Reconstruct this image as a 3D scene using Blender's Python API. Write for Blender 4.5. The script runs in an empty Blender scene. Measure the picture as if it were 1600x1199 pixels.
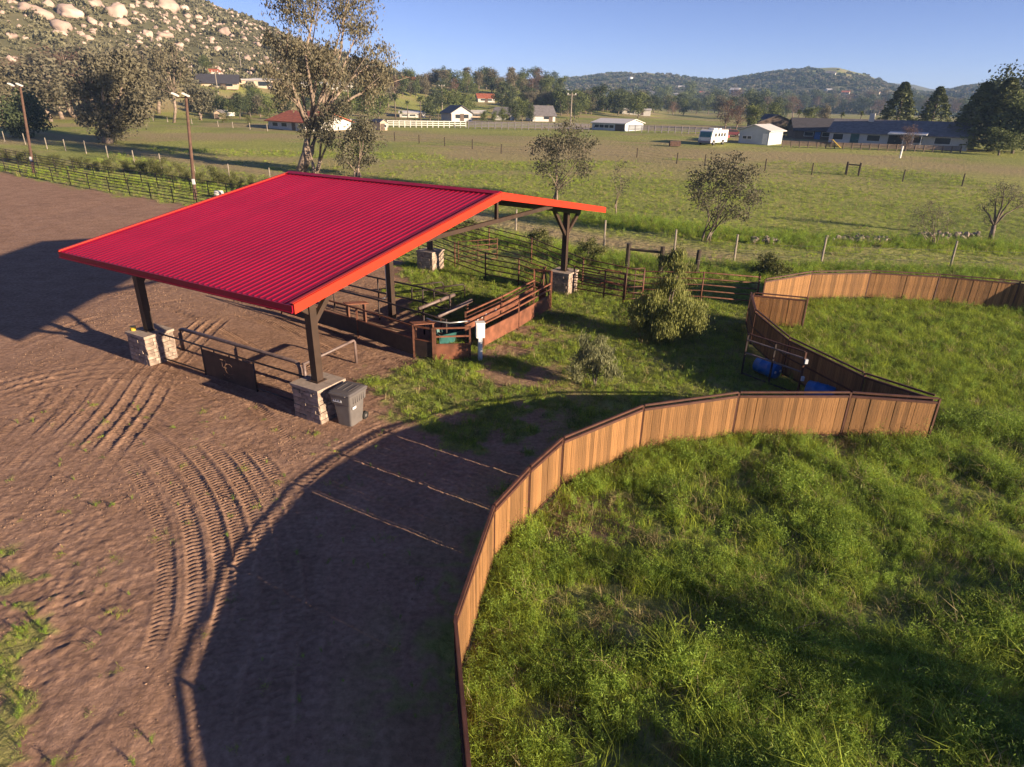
import bpy, math, random
import numpy as np
from mathutils import Vector, Matrix
R = math.radians
rng = np.random.default_rng(7)
random.seed(7)
scene = bpy.context.scene
col = scene.collection

# ------------------------------------------------------------------ camera
CAM_H, PITCH, ROLL, FPX = 9.8, 23.716, 1.11, 1010.0      # metres, degrees, degrees, focal length for a 1600 px wide frame
cam_d = bpy.data.cameras.new('camera')
cam = bpy.data.objects.new('camera', cam_d)
col.objects.link(cam)
cam_d.sensor_width = 36.0
cam_d.lens = FPX / 1600.0 * 36.0
cam_d.clip_start = 0.1
cam_d.clip_end = 20000
cam.matrix_world = Matrix.Translation((0, 0, CAM_H)) @ Matrix.Rotation(R(90 - PITCH), 4, 'X') @ Matrix.Rotation(R(ROLL), 4, 'Z')
scene.camera = cam

# ------------------------------------------------------------------ light
SUN_EL, SUN_AZ = 13.8, -30.0            # elevation; azimuth from +X (low sun, behind the camera to the right)
sun_vec = Vector((math.cos(R(SUN_EL)) * math.cos(R(SUN_AZ)), math.cos(R(SUN_EL)) * math.sin(R(SUN_AZ)), math.sin(R(SUN_EL))))
sun_d = bpy.data.lights.new('sun', 'SUN')
sun_d.energy = 5.0
sun_d.angle = R(0.5)
sun_d.color = (1.0, 0.80, 0.56)
sun = bpy.data.objects.new('sun', sun_d)
sun.rotation_euler = (-sun_vec).to_track_quat('-Z', 'Y').to_euler()
sun.location = (60, -60, 80)
col.objects.link(sun)
world = bpy.data.worlds.new('World')
scene.world = world
world.use_nodes = True
wn = world.node_tree.nodes
wl = world.node_tree.links
bg = wn['Background']
sky = wn.new('ShaderNodeTexSky')
sky.sky_type = 'NISHITA'
sky.sun_disc = False
sky.sun_elevation = R(SUN_EL)
sky.sun_rotation = R(90 - SUN_AZ)
sky.altitude = 2500
sky.air_density = 0.75
sky.dust_density = 0.15
sky.ozone_density = 2.2
wb = wn.new('ShaderNodeVectorMath'); wb.operation = 'MULTIPLY'          # the photograph's white balance, the same all over the sky
wb.inputs[1].default_value = (1.0, .87, 1.10)
wl.new(sky.outputs[0], wb.inputs[0])
wl.new(wb.outputs[0], bg.inputs[0])
bg.inputs[1].default_value = 0.055
scene.view_settings.view_transform = 'Standard'
scene.view_settings.look = 'None'
scene.view_settings.gamma = 1.0
scene.view_settings.use_curve_mapping = False
scene.view_settings.exposure = 1.42
scene.cycles.max_bounces = 4
scene.cycles.diffuse_bounces = 2
scene.cycles.glossy_bounces = 2
scene.cycles.transmission_bounces = 2
scene.cycles.volume_bounces = 0
scene.cycles.caustics_reflective = False
scene.cycles.caustics_refractive = False

# ------------------------------------------------------------------ terrain function
def sstep(t):
    t = np.clip(t, 0, 1)
    return t * t * (3 - 2 * t)

def _hash(ix, iy, seed):
    h = (ix.astype(np.int64) * 374761393 + iy.astype(np.int64) * 668265263 + seed * 1442695041) & 0xFFFFFFFF
    h = ((h ^ (h >> 13)) * 1274126177) & 0xFFFFFFFF
    h = h ^ (h >> 16)
    return (h & 0xFFFFFF) / float(0xFFFFFF)

def vnoise(x, y, seed=0):
    x = np.asarray(x, float); y = np.asarray(y, float)
    ix, iy = np.floor(x), np.floor(y)
    fx, fy = x - ix, y - iy
    fx = fx * fx * (3 - 2 * fx); fy = fy * fy * (3 - 2 * fy)
    a = _hash(ix, iy, seed); b = _hash(ix + 1, iy, seed); c = _hash(ix, iy + 1, seed); d = _hash(ix + 1, iy + 1, seed)
    return (a * (1 - fx) + b * fx) * (1 - fy) + (c * (1 - fx) + d * fx) * fy

def fbm(x, y, seed=0, octv=4):
    s, amp, tot = 0, 1.0, 0
    for k in range(octv):
        s = s + amp * vnoise(x * 2 ** k + 17.3 * k, y * 2 ** k - 9.1 * k, seed + k)
        tot += amp; amp *= 0.5
    return s / tot

# crest elevation (radians above eye level) by azimuth in degrees (0 = straight ahead, + = right)
E1 = ((-180, -.02), (-75, .05), (-60, .10), (-45, .135), (-36, .14), (-28, .128), (-24.5, .104), (-21, .090), (-18, .074), (-13, .046), (-8, .022), (0, .014), (4, .008), (8, -.004), (12, -.014), (20, -.02), (180, -.02))
E2 = ((-180, .0), (-20, .0), (0, .018), (3.6, .0235), (7, .029), (9, .0315), (10, .0325), (13, .0295), (16, .024), (18, .030), (20, .035), (22, .040), (24, .0425), (25.7, .036), (27.3, .025), (28.6, .016), (30, .012), (31.7, .017), (33.5, .022), (36, .026), (60, .028), (180, .01))
E3 = ((-180, .01), (20, .012), (26, .02), (27.5, .0255), (29, .024), (30, .0195), (32, .016), (36, .018), (60, .02), (180, .01))

def hz(x, y):
    x = np.asarray(x, float); y = np.asarray(y, float)
    r = np.hypot(x, y)
    a = np.degrees(np.arctan2(x, y))
    z = 3.2 * sstep((y - 40) / 140.0)
    e1 = np.interp(a, *zip(*E1))
    r1 = np.interp(a, (-40, -20, -8, 10), (480, 470, 400, 400))
    r0 = np.interp(a, (-40, -20, -8, 10), (205, 225, 245, 250))
    z1 = np.maximum(r1 * e1 + CAM_H - 3.2, 0) * sstep((r - r0) / (r1 - r0))
    k = np.clip(z1 / 20, 0, 1)
    z1 = z1 + k * (fbm(x / 38, y / 38, 3) - .5) * 9
    e2 = np.interp(a, *zip(*E2))
    z2 = np.maximum(1450 * e2 + CAM_H, 0) * sstep((r - 640) / 810.0)
    z2 = z2 + np.clip(z2 / 40, 0, 1) * (fbm(x / 140, y / 140, 5) - .5) * 16
    e3 = np.interp(a, *zip(*E3))
    z3 = np.maximum(2500 * e3 + CAM_H, 0) * sstep((r - 1750) / 750.0)
    return z + np.maximum(np.maximum(z1, z2), z3)

_c, _s = math.cos(R(PITCH)), math.sin(R(PITCH))
_cr, _sr = math.cos(R(ROLL)), math.sin(R(ROLL))
def look(x, y):                          # direction from the viewpoint to a point seen at photo pixel (x, y)
    a, b = x - 800, y - 599.5
    p = _cr * a + _sr * b; q = -_sr * a + _cr * b
    return np.array([p, FPX * _c - q * _s, -(FPX * _s + q * _c)])
def gp(x, y, z=None):                    # surveyed ground position of a thing whose foot is seen at (x, y)
    d = look(x, y)
    if z is not None:
        t = (z - CAM_H) / d[2]
        return Vector((d[0] * t, d[1] * t, z))
    d = d / np.hypot(d[0], d[1])
    rs = np.geomspace(4, 5200, 1600)
    zz = CAM_H + d[2] * rs - hz(d[0] * rs, d[1] * rs)
    i = np.argmax(zz < 0)
    if zz[i] >= 0: i = len(rs) - 1
    r0, r1 = rs[max(i - 1, 0)], rs[i]
    z0, z1 = zz[max(i - 1, 0)], zz[i]
    t = r0 + (r1 - r0) * (z0 / (z0 - z1) if z0 != z1 else 0)
    return Vector((d[0] * t, d[1] * t, float(hz(d[0] * t, d[1] * t))))
def mpp(p):                              # metres per photo pixel at a point
    return (p.y * _c - (p.z - CAM_H) * _s) / FPX
def at_r(x, y, p):                       # point seen at (x, y) at the same ground distance as p
    d = look(x, y)
    t = math.hypot(p.x, p.y) / math.hypot(d[0], d[1])
    return Vector((d[0] * t, d[1] * t, CAM_H + d[2] * t))

# ------------------------------------------------------------------ materials
def new_mat(name):
    m = bpy.data.materials.new(name)
    m.use_nodes = True
    n = m.node_tree.nodes; l = m.node_tree.links
    return m, n, l, n['Principled BSDF']

def ramp(n, stops):
    r = n.new('ShaderNodeValToRGB')
    e = r.color_ramp.elements
    while len(e) < len(stops): e.new(0.5)
    for k, (p, c) in enumerate(stops):
        e[k].position = p; e[k].color = (*c, 1)
    return r

def mat(name, c, rough=.7, var=.25, scale=3.0, bump=0.0, bscale=20.0, metal=0.0, spec=.4, stretch=(1, 1, 1), obj_random=0.0, c2=None):
    m, n, l, b = new_mat(name)
    tc = n.new('ShaderNodeTexCoord')
    mp = n.new('ShaderNodeMapping'); mp.inputs['Scale'].default_value = stretch
    l.new(tc.outputs['Object'], mp.inputs[0])
    nz = n.new('ShaderNodeTexNoise'); nz.inputs['Scale'].default_value = scale; nz.inputs['Detail'].default_value = 6
    l.new(mp.outputs[0], nz.inputs['Vector'])
    lo = tuple(x * (1 - var) for x in c); hi = tuple(min(1, x * (1 + var)) for x in (c2 or c))
    rp = ramp(n, ((.3, lo), (.7, hi)))
    l.new(nz.outputs[0], rp.inputs[0])
    out = rp.outputs[0]
    if obj_random:
        oi = n.new('ShaderNodeObjectInfo')
        mr = n.new('ShaderNodeMapRange'); mr.inputs[3].default_value = 1 - obj_random; mr.inputs[4].default_value = 1 + obj_random
        l.new(oi.outputs['Random'], mr.inputs[0])
        mx = n.new('ShaderNodeVectorMath'); mx.operation = 'SCALE'
        l.new(out, mx.inputs[0]); l.new(mr.outputs[0], mx.inputs['Scale'])
        out = mx.outputs[0]
    l.new(out, b.inputs['Base Color'])
    b.inputs['Roughness'].default_value = rough
    b.inputs['Metallic'].default_value = metal
    b.inputs['Specular IOR Level'].default_value = spec
    if bump:
        n2 = n.new('ShaderNodeTexNoise'); n2.inputs['Scale'].default_value = bscale; n2.inputs['Detail'].default_value = 5
        l.new(mp.outputs[0], n2.inputs['Vector'])
        bp = n.new('ShaderNodeBump'); bp.inputs['Strength'].default_value = bump; bp.inputs['Distance'].default_value = .02
        l.new(n2.outputs[0], bp.inputs['Height']); l.new(bp.outputs[0], b.inputs['Normal'])
    return m

def leaf_mat(name, dark, light, trans=.3, clump=.5):
    m, n, l, b = new_mat(name)
    g = n.new('ShaderNodeNewGeometry')
    at = n.new('ShaderNodeAttribute'); at.attribute_name = 'lv'
    nz = n.new('ShaderNodeTexNoise'); nz.inputs['Scale'].default_value = clump; nz.inputs['Detail'].default_value = 3
    l.new(g.outputs['Position'], nz.inputs['Vector'])
    oi = n.new('ShaderNodeObjectInfo')
    ad = n.new('ShaderNodeMath'); ad.operation = 'MULTIPLY_ADD'; ad.inputs[1].default_value = .5
    l.new(at.outputs['Fac'], ad.inputs[0]); l.new(nz.outputs[0], ad.inputs[2])
    a2 = n.new('ShaderNodeMath'); a2.operation = 'MULTIPLY_ADD'; a2.inputs[1].default_value = .3
    l.new(oi.outputs['Random'], a2.inputs[0]); l.new(ad.outputs[0], a2.inputs[2])
    rp = ramp(n, ((.45, dark), (1.0, light)))
    l.new(a2.outputs[0], rp.inputs[0])
    l.new(rp.outputs[0], b.inputs['Base Color'])
    b.inputs['Roughness'].default_value = .65
    b.inputs['Specular IOR Level'].default_value = .25
    tr = n.new('ShaderNodeBsdfTranslucent')
    l.new(rp.outputs[0], tr.inputs[0])
    mx = n.new('ShaderNodeMixShader'); mx.inputs[0].default_value = trans
    l.new(b.outputs[0], mx.inputs[1]); l.new(tr.outputs[0], mx.inputs[2])
    l.new(mx.outputs[0], n['Material Output'].inputs[0])
    return m

M = {}
M['roof'] = mat('red_roof_paint', (.285, .003, .026), .42, .16, .5, 0, spec=.3, obj_random=.07)
M['trim_sunlit'] = mat('red_trim_sunlit', (.48, .030, .010), .5, .06, 2, 0, spec=.4)  # same red paint as the roof, direct sun put into its colour
M['steel_brown'] = mat('dark_brown_steel', (.050, .030, .021), .5, .2, 3, .1, 40, spec=.4)
M['rust'] = mat('rusty_pipe', (.115, .045, .026), .75, .45, 5, .25, 60, c2=(.13, .052, .03))
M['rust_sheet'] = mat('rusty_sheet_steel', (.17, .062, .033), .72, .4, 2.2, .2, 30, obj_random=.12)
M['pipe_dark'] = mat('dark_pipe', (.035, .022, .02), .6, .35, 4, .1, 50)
M['pipe_grey'] = mat('weathered_grey_pipe', (.15, .105, .095), .5, .35, 5, .1, 50, spec=.5)
M['board'] = mat('fence_board', (.212, .096, .031), .8, .60, 3.0, .6, 26, stretch=(9, 9, .6), obj_random=.32, c2=(.24, .12, .044))
M['rail'] = mat('rust_red_rail', (.085, .034, .022), .6, .3, 4, .1, 40)
M['stone'] = mat('veneer_stone', (.27, .205, .165), .85, .4, 4, .6, 18, obj_random=.25)
M['stone_cap'] = mat('stone_cap', (.33, .26, .21), .85, .2, 5, .3, 25)
M['mortar'] = mat('mortar', (.22, .19, .17), .9, .2, 10, .3, 30)
M['bin'] = mat('grey_bin_plastic', (.135, .12, .115), .5, .12, 4, .05, 60, spec=.4)
M['bin_lid'] = mat('grey_bin_lid', (.105, .092, .09), .5, .12, 4, .05, 60, spec=.4)
M['rubber'] = mat('black_rubber', (.015, .015, .015), .8, .2, 8)
M['decal'] = mat('white_decal', (.6, .6, .62), .5, .1, 8)
M['sign'] = mat('dark_steel_plate', (.055, .030, .024), .6, .35, 3, .15, 30)
M['white'] = mat('white_paint', (.72, .70, .66), .6, .08, 4)
M['whitebox'] = mat('pale_grey_enclosure', (.55, .57, .60), .4, .08, 4)
M['teal'] = mat('teal_plastic', (.025, .10, .095), .5, .3, 3)
M['blue'] = mat('blue_drum_plastic', (.012, .12, .38), .4, .15, 3, .05, 10, spec=.5)
M['wood_post'] = mat('weathered_post_wood', (.26, .22, .18), .9, .4, 4, .4, 20, stretch=(4, 4, .6))
M['wood_dark'] = mat('dark_post_wood', (.045, .032, .024), .9, .4, 4, .4, 20)
M['wire'] = mat('fence_wire', (.12, .11, .10), .6, .2, 5)
M['granite'] = mat('granite_boulder', (.42, .31, .255), .9, .35, .35, 1.0, 1.4, obj_random=.12)
M['rubble'] = mat('rubble_stone', (.24, .19, .155), .9, .4, 3, .4, 8, obj_random=.3)
M['bark'] = mat('grey_bark', (.16, .125, .10), .9, .4, 3, .5, 12)
M['bark_pale'] = mat('pale_bark', (.24, .18, .14), .85, .5, 2.2, .4, 9)
M['palm_trunk'] = mat('palm_trunk', (.14, .11, .085), .9, .3, 3, .3, 12)
M['wall_white'] = mat('white_stucco', (.56, .53, .49), .85, .08, 1)
M['wall_tan'] = mat('tan_stucco', (.50, .38, .28), .85, .1, 1)
M['wall_brown'] = mat('brown_siding', (.12, .085, .065), .85, .15, 1)
M['wall_grey'] = mat('pale_blue_grey_siding', (.42, .45, .48), .85, .1, 1)
M['roof_grey'] = mat('grey_shingle', (.17, .155, .155), .9, .25, 1.5, .2, 8)
M['roof_dark'] = mat('dark_shingle', (.055, .05, .058), .9, .25, 1.5, .2, 8)
M['roof_tile'] = mat('red_clay_tile', (.38, .105, .05), .85, .3, 1.2, .3, 6)
M['roof_white'] = mat('pale_metal_roof', (.62, .58, .54), .5, .06, 1)
M['glass'] = mat('dark_window_glass', (.02, .025, .03), .3, .2, 2, spec=.25)
M['glass_teal'] = mat('tinted_windscreen', (.03, .12, .12), .1, .2, 2, spec=.6)
M['car_red'] = mat('red_car_paint', (.42, .02, .02), .3, .05, 2, spec=.6)
M['car_dark'] = mat('dark_red_car_paint', (.10, .015, .02), .3, .05, 2, spec=.6)
M['chrome'] = mat('galvanised_metal', (.5, .5, .5), .35, .15, 6, metal=.6)
M['yellow'] = mat('yellow_plastic', (.65, .45, .06), .5, .1, 4)
M['orange'] = mat('orange_plastic', (.6, .18, .04), .5, .1, 4)
M['L_euc'] = leaf_mat('eucalyptus_leaves', (.066, .062, .040), (.205, .178, .112), .28, .35)
M['L_grey'] = leaf_mat('grey_green_leaves', (.058, .058, .040), (.17, .155, .098), .28, .6)
M['L_brown'] = leaf_mat('brown_green_leaves', (.064, .060, .042), (.185, .165, .108), .28, .3)
M['L_dark'] = leaf_mat('dark_evergreen_leaves', (.020, .034, .018), (.080, .098, .042), .2, .4)
M['L_green'] = leaf_mat('mid_green_leaves', (.034, .052, .018), (.14, .165, .052), .25, .4)
M['L_pepper'] = leaf_mat('pepper_tree_leaves', (.080, .100, .026), (.28, .29, .085), .35, 1.2)
M['L_pale'] = leaf_mat('pale_willow_leaves', (.12, .13, .06), (.32, .32, .16), .3, 1.5)
M['L_bush'] = leaf_mat('hedge_leaves', (.050, .060, .020), (.135, .140, .045), .25, .8)
M['L_rust'] = leaf_mat('reddish_bare_twigs', (.075, .045, .035), (.16, .095, .07), .2, .4)
M['L_palm'] = leaf_mat('palm_fronds', (.035, .055, .015), (.12, .14, .04), .2, .5)
M['L_conifer'] = leaf_mat('conifer_needles', (.026, .042, .020), (.125, .142, .052), .2, .3)
M['chap'] = leaf_mat('chaparral_leaves', (.080, .080, .046), (.225, .205, .120), .15, .05)
M['grass'] = leaf_mat('tall_grass_blades', (.052, .088, .012), (.41, .50, .062), .35, .8)
M['weed'] = leaf_mat('weed_leaves', (.046, .088, .016), (.28, .40, .058), .35, .8)
M['straw'] = leaf_mat('dry_straw', (.16, .12, .055), (.38, .31, .15), .25, .8)
M['lowgrass'] = leaf_mat('short_grass_blades', (.075, .10, .026), (.25, .295, .08), .3, .4)

def ground_mat():
    m, n, l, b = new_mat('ground_soil_and_turf')
    g = n.new('ShaderNodeNewGeometry')
    at = n.new('ShaderNodeAttribute'); at.attribute_name = 'zone'          # R soil, G dry straw, B hill scrub
    sp = n.new('ShaderNodeSeparateColor'); l.new(at.outputs['Color'], sp.inputs[0])
    def noise(scale, detail=5, rough=.55):
        t = n.new('ShaderNodeTexNoise'); t.inputs['Scale'].default_value = scale; t.inputs['Detail'].default_value = detail
        t.inputs['Roughness'].default_value = rough
        l.new(g.outputs['Position'], t.inputs['Vector']); return t
    def mix(f, a, bb):
        x = n.new('ShaderNodeMix'); x.data_type = 'RGBA'
        l.new(f, x.inputs['Factor']); l.new(a, x.inputs['A']); l.new(bb, x.inputs['B'])
        return x.outputs['Result']
    n1 = noise(.9, 8, .65); n2 = noise(7, 6); n3 = noise(.06, 4); n4 = noise(3.0, 9, .74)
    soil = ramp(n, ((.25, (.240, .145, .098)), (.5, (.325, .200, .138)), (.8, (.40, .258, .184))))
    l.new(n1.outputs[0], soil.inputs[0])
    soil2 = ramp(n, ((.35, (.72, .70, .68)), (.65, (1.12, 1.1, 1.08))))
    l.new(n2.outputs[0], soil2.inputs[0])
    ms = n.new('ShaderNodeMix'); ms.data_type = 'RGBA'; ms.blend_type = 'MULTIPLY'; ms.inputs['Factor'].default_value = 1
    l.new(soil.outputs[0], ms.inputs['A']); l.new(soil2.outputs[0], ms.inputs['B'])
    turf = ramp(n, ((.28, (.10, .118, .032)), (.46, (.235, .262, .075)), (.62, (.325, .335, .110)), (.8, (.45, .415, .175))))
    l.new(n4.outputs[0], turf.inputs[0])
    turfb = ramp(n, ((.3, (.75, .8, .7)), (.7, (1.25, 1.15, 1.1))))
    l.new(n3.outputs[0], turfb.inputs[0])
    mt = n.new('ShaderNodeMix'); mt.data_type = 'RGBA'; mt.blend_type = 'MULTIPLY'; mt.inputs['Factor'].default_value = 1
    l.new(turf.outputs[0], mt.inputs['A']); l.new(turfb.outputs[0], mt.inputs['B'])
    straw = ramp(n, ((.25, (.22, .165, .085)), (.75, (.42, .33, .185))))
    l.new(n4.outputs[0], straw.inputs[0])
    scrub = ramp(n, ((.3, (.068, .070, .038)), (.55, (.115, .106, .060)), (.8, (.18, .155, .096))))
    l.new(noise(.05, 6, .7).outputs[0], scrub.inputs[0])
    c = mix(sp.outputs[1], mt.outputs['Result'], straw.outputs[0])
    c = mix(sp.outputs[2], c, scrub.outputs[0])
    c = mix(sp.outputs[0], c, ms.outputs['Result'])
    l.new(c, b.inputs['Base Color'])
    b.inputs['Roughness'].default_value = .95
    b.inputs['Specular IOR Level'].default_value = .1
    bp = n.new('ShaderNodeBump'); bp.inputs['Strength'].default_value = .55; bp.inputs['Distance'].default_value = .05
    nb = noise(13, 8, .68); l.new(nb.outputs[0], bp.inputs['Height'])
    tb = n.new('ShaderNodeBump'); tb.inputs['Distance'].default_value = .22                  # lumpy turf
    iv = n.new('ShaderNodeMath'); iv.operation = 'SUBTRACT'; iv.inputs[0].default_value = 1.0; iv.use_clamp = True
    l.new(sp.outputs[0], iv.inputs[1]); l.new(iv.outputs[0], tb.inputs['Strength'])
    l.new(noise(1.7, 6, .62).outputs[0], tb.inputs['Height']); l.new(bp.outputs[0], tb.inputs['Normal'])
    l.new(tb.outputs[0], b.inputs['Normal'])
    return m
M['ground'] = ground_mat()

# ------------------------------------------------------------------ building helpers
class MB:
    def __init__(s): s.v = []; s.f = []
    def box(s, c, size, rot=None):
        k = len(s.v)
        hx, hy, hz_ = size[0] / 2, size[1] / 2, size[2] / 2
        for dx, dy, dz in ((-1, -1, -1), (1, -1, -1), (1, 1, -1), (-1, 1, -1), (-1, -1, 1), (1, -1, 1), (1, 1, 1), (-1, 1, 1)):
            p = Vector((dx * hx, dy * hy, dz * hz_))
            if rot is not None: p = rot @ p
            s.v.append(tuple(Vector(c) + p))
        for q in ((0, 3, 2, 1), (4, 5, 6, 7), (0, 1, 5, 4), (1, 2, 6, 5), (2, 3, 7, 6), (3, 0, 4, 7)):
            s.f.append(tuple(k + i for i in q))
        return s
    def bar(s, p0, p1, w, h=None, up=(0, 0, 1)):
        p0, p1 = Vector(p0), Vector(p1); h = h or w
        d = p1 - p0; x = d.normalized(); u = Vector(up)
        if abs(x.dot(u)) > .98: u = Vector((1, 0, 0))
        y = u.cross(x).normalized(); z = x.cross(y)
        s.box((p0 + p1) / 2, (d.length, w, h), Matrix((x, y, z)).transposed()); return s
    def tube(s, pts, r, n=8, cap=True):
        pts = [Vector(p) for p in pts]
        rr = r if isinstance(r, (list, tuple)) else [r] * len(pts)
        rings = []
        for i, p in enumerate(pts):
            d = (pts[min(i + 1, len(pts) - 1)] - pts[max(i - 1, 0)]).normalized()
            a = Vector((0, 0, 1)) if abs(d.z) < .9 else Vector((1, 0, 0))
            x = d.cross(a).normalized(); y = d.cross(x)
            k = len(s.v)
            for j in range(n):
                t = 2 * math.pi * j / n
                s.v.append(tuple(p + (x * math.cos(t) + y * math.sin(t)) * rr[i]))
            rings.append(k)
        for a, b in zip(rings, rings[1:]):
            for j in range(n): s.f.append((a + j, a + (j + 1) % n, b + (j + 1) % n, b + j))
        if cap:
            s.f.append(tuple(rings[0] + j for j in reversed(range(n)))); s.f.append(tuple(rings[-1] + j for j in range(n)))
        return s
    def quad(s, *p):
        k = len(s.v); s.v += [tuple(q) for q in p]; s.f.append(tuple(range(k, k + len(p)))); return s
    def prism(s, prof, axis_from, axis_to, xdir, ydir):
        """extrude 2-D profile (list of (x, y)) between two points"""
        a, b = Vector(axis_from), Vector(axis_to); xd, yd = Vector(xdir), Vector(ydir)
        k = len(s.v); n = len(prof)
        for o in (a, b):
            for px, py in prof: s.v.append(tuple(o + xd * px + yd * py))
        for j in range(n): s.f.append((k + j, k + (j + 1) % n, k + n + (j + 1) % n, k + n + j))
        s.f.append(tuple(k + j for j in reversed(range(n)))); s.f.append(tuple(k + n + j for j in range(n)))
        return s
    def mesh(s, name, m, smooth=False):
        me = bpy.data.meshes.new(name)
        me.from_pydata(s.v, [], s.f)
        if m: me.materials.append(m)
        if smooth: me.polygons.foreach_set('use_smooth', [True] * len(me.polygons))
        me.update()
        return me
    def build(s, name, m, parent=None, loc=(0, 0, 0), smooth=False):
        return link(name, s.mesh(name, m, smooth), parent, loc)

def link(name, me, parent=None, loc=(0, 0, 0), rz=0.0, scale=None):
    o = bpy.data.objects.new(name, me)
    col.objects.link(o)
    o.location = loc
    if rz: o.rotation_euler = (0, 0, rz)
    if scale is not None: o.scale = scale if hasattr(scale, '__len__') else (scale,) * 3
    if parent: o.parent = parent
    return o
def tag(o, label=None, cat=None, group=None, kind=None):
    if label: o['label'] = label
    if cat: o['category'] = cat
    if group: o['group'] = group
    if kind: o['kind'] = kind
    return o
def thing(name, label, cat, loc=(0, 0, 0), rz=0.0, group=None):
    o = bpy.data.objects.new(name, None)
    o.empty_display_size = .3
    col.objects.link(o); o.location = loc; o.rotation_euler = (0, 0, rz)
    return tag(o, label, cat, group)
def copy_tree(src, loc, rz=0.0, scale=1.0, label=None, group=None):
    c = src.copy(); col.objects.link(c)
    c.location = loc; c.rotation_euler = (0, 0, rz); c.scale = scale if hasattr(scale, '__len__') else (scale,) * 3
    if label: c['label'] = label
    if group: c['group'] = group
    for ch in list(src.children):
        d = ch.copy(); col.objects.link(d); d.parent = c
        for g in list(ch.children):
            e = g.copy(); col.objects.link(e); e.parent = d
    return c
def np_mesh(name, verts, faces, m, smooth=False, attrs=None):
    me = bpy.data.meshes.new(name)
    nv, nf = len(verts), len(faces); k = faces.shape[1]
    me.vertices.add(nv); me.vertices.foreach_set('co', np.asarray(verts, np.float32).ravel())
    me.loops.add(nf * k); me.loops.foreach_set('vertex_index', np.asarray(faces, np.int32).ravel())
    me.polygons.add(nf); me.polygons.foreach_set('loop_start', np.arange(0, nf * k, k, dtype=np.int32))
    try: me.polygons.foreach_set('loop_total', np.full(nf, k, np.int32))
    except Exception: pass
    if smooth: me.polygons.foreach_set('use_smooth', np.ones(nf, bool))
    if m: me.materials.append(m)
    for an, (typ, dat) in (attrs or {}).items():
        a = me.attributes.new(an, typ, 'POINT')
        a.data.foreach_set('color' if typ == 'FLOAT_COLOR' else ('vector' if typ == 'FLOAT_VECTOR' else 'value'), np.asarray(dat).ravel())
    me.update(calc_edges=True); me.validate()
    return me

# ------------------------------------------------------------------ ground zones
def poly_sd(x, y, poly):
    """signed distance, positive inside"""
    P = [(p[0], p[1]) for p in poly]
    inside = np.zeros(x.shape, bool); dist = np.full(x.shape, 1e9)
    for (x0, y0), (x1, y1) in zip(P, P[1:] + P[:1]):
        c = ((y0 > y) != (y1 > y)) & (x < (x1 - x0) * (y - y0) / ((y1 - y0) if y1 != y0 else 1e-9) + x0)
        inside ^= c
        dx, dy = x1 - x0, y1 - y0
        t = np.clip(((x - x0) * dx + (y - y0) * dy) / (dx * dx + dy * dy + 1e-9), 0, 1)
        dist = np.minimum(dist, np.hypot(x - x0 - t * dx, y - y0 - t * dy))
    return np.where(inside, dist, -dist)
G = lambda L: [tuple(gp(*p, 0.0))[:2] for p in L]
FENCE_A = [(13.2, 18.15), (10.62, 18.5), (7.06, 18.33), (3.9, 17.25), (1.38, 15.15), (.47, 13.62), (-.35, 11.95), (-.9, 8.6), (-.40, 5.4), (1.3, 2.6)]
FENCE_B = [(13.2, 18.35), (11.85, 20.1), (10.68, 23.6), (10.58, 27.2), (11.3, 30.0)]
FENCE_C = [(12.9, 32.6), (16.1, 34.5), (19.5, 34.95), (22.95, 34.4), (26.4, 33.2), (29.4, 31.2)]
SOIL_POLY = [(-150, -30), (-70, 86), (-62.3, 81.6), (-44.9, 69.9), (-32.7, 62.8), (-20, 55), (-9.5, 46.5), (-7.5, 41), (-5.0, 35.5), (-4.5, 31), (-2.6, 28.5), (-3.2, 24.2), (-4.6, 23.4), (-3.9, 20.3), (-1.5, 17.0), (-.4, 12), (-.9, 8.6), (-.4, 5), (1.3, 2.6), (6, -30)]
GRASS_IN = [G([(570, 600), (640, 575), (735, 572), (700, 640), (640, 640)]), G([(600, 455), (655, 440), (700, 405), (800, 440), (700, 470)])]
WEEDS_L = G([(-60, 840), (40, 850), (75, 1000), (70, 1090), (110, 1230), (-80, 1230)])
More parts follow.
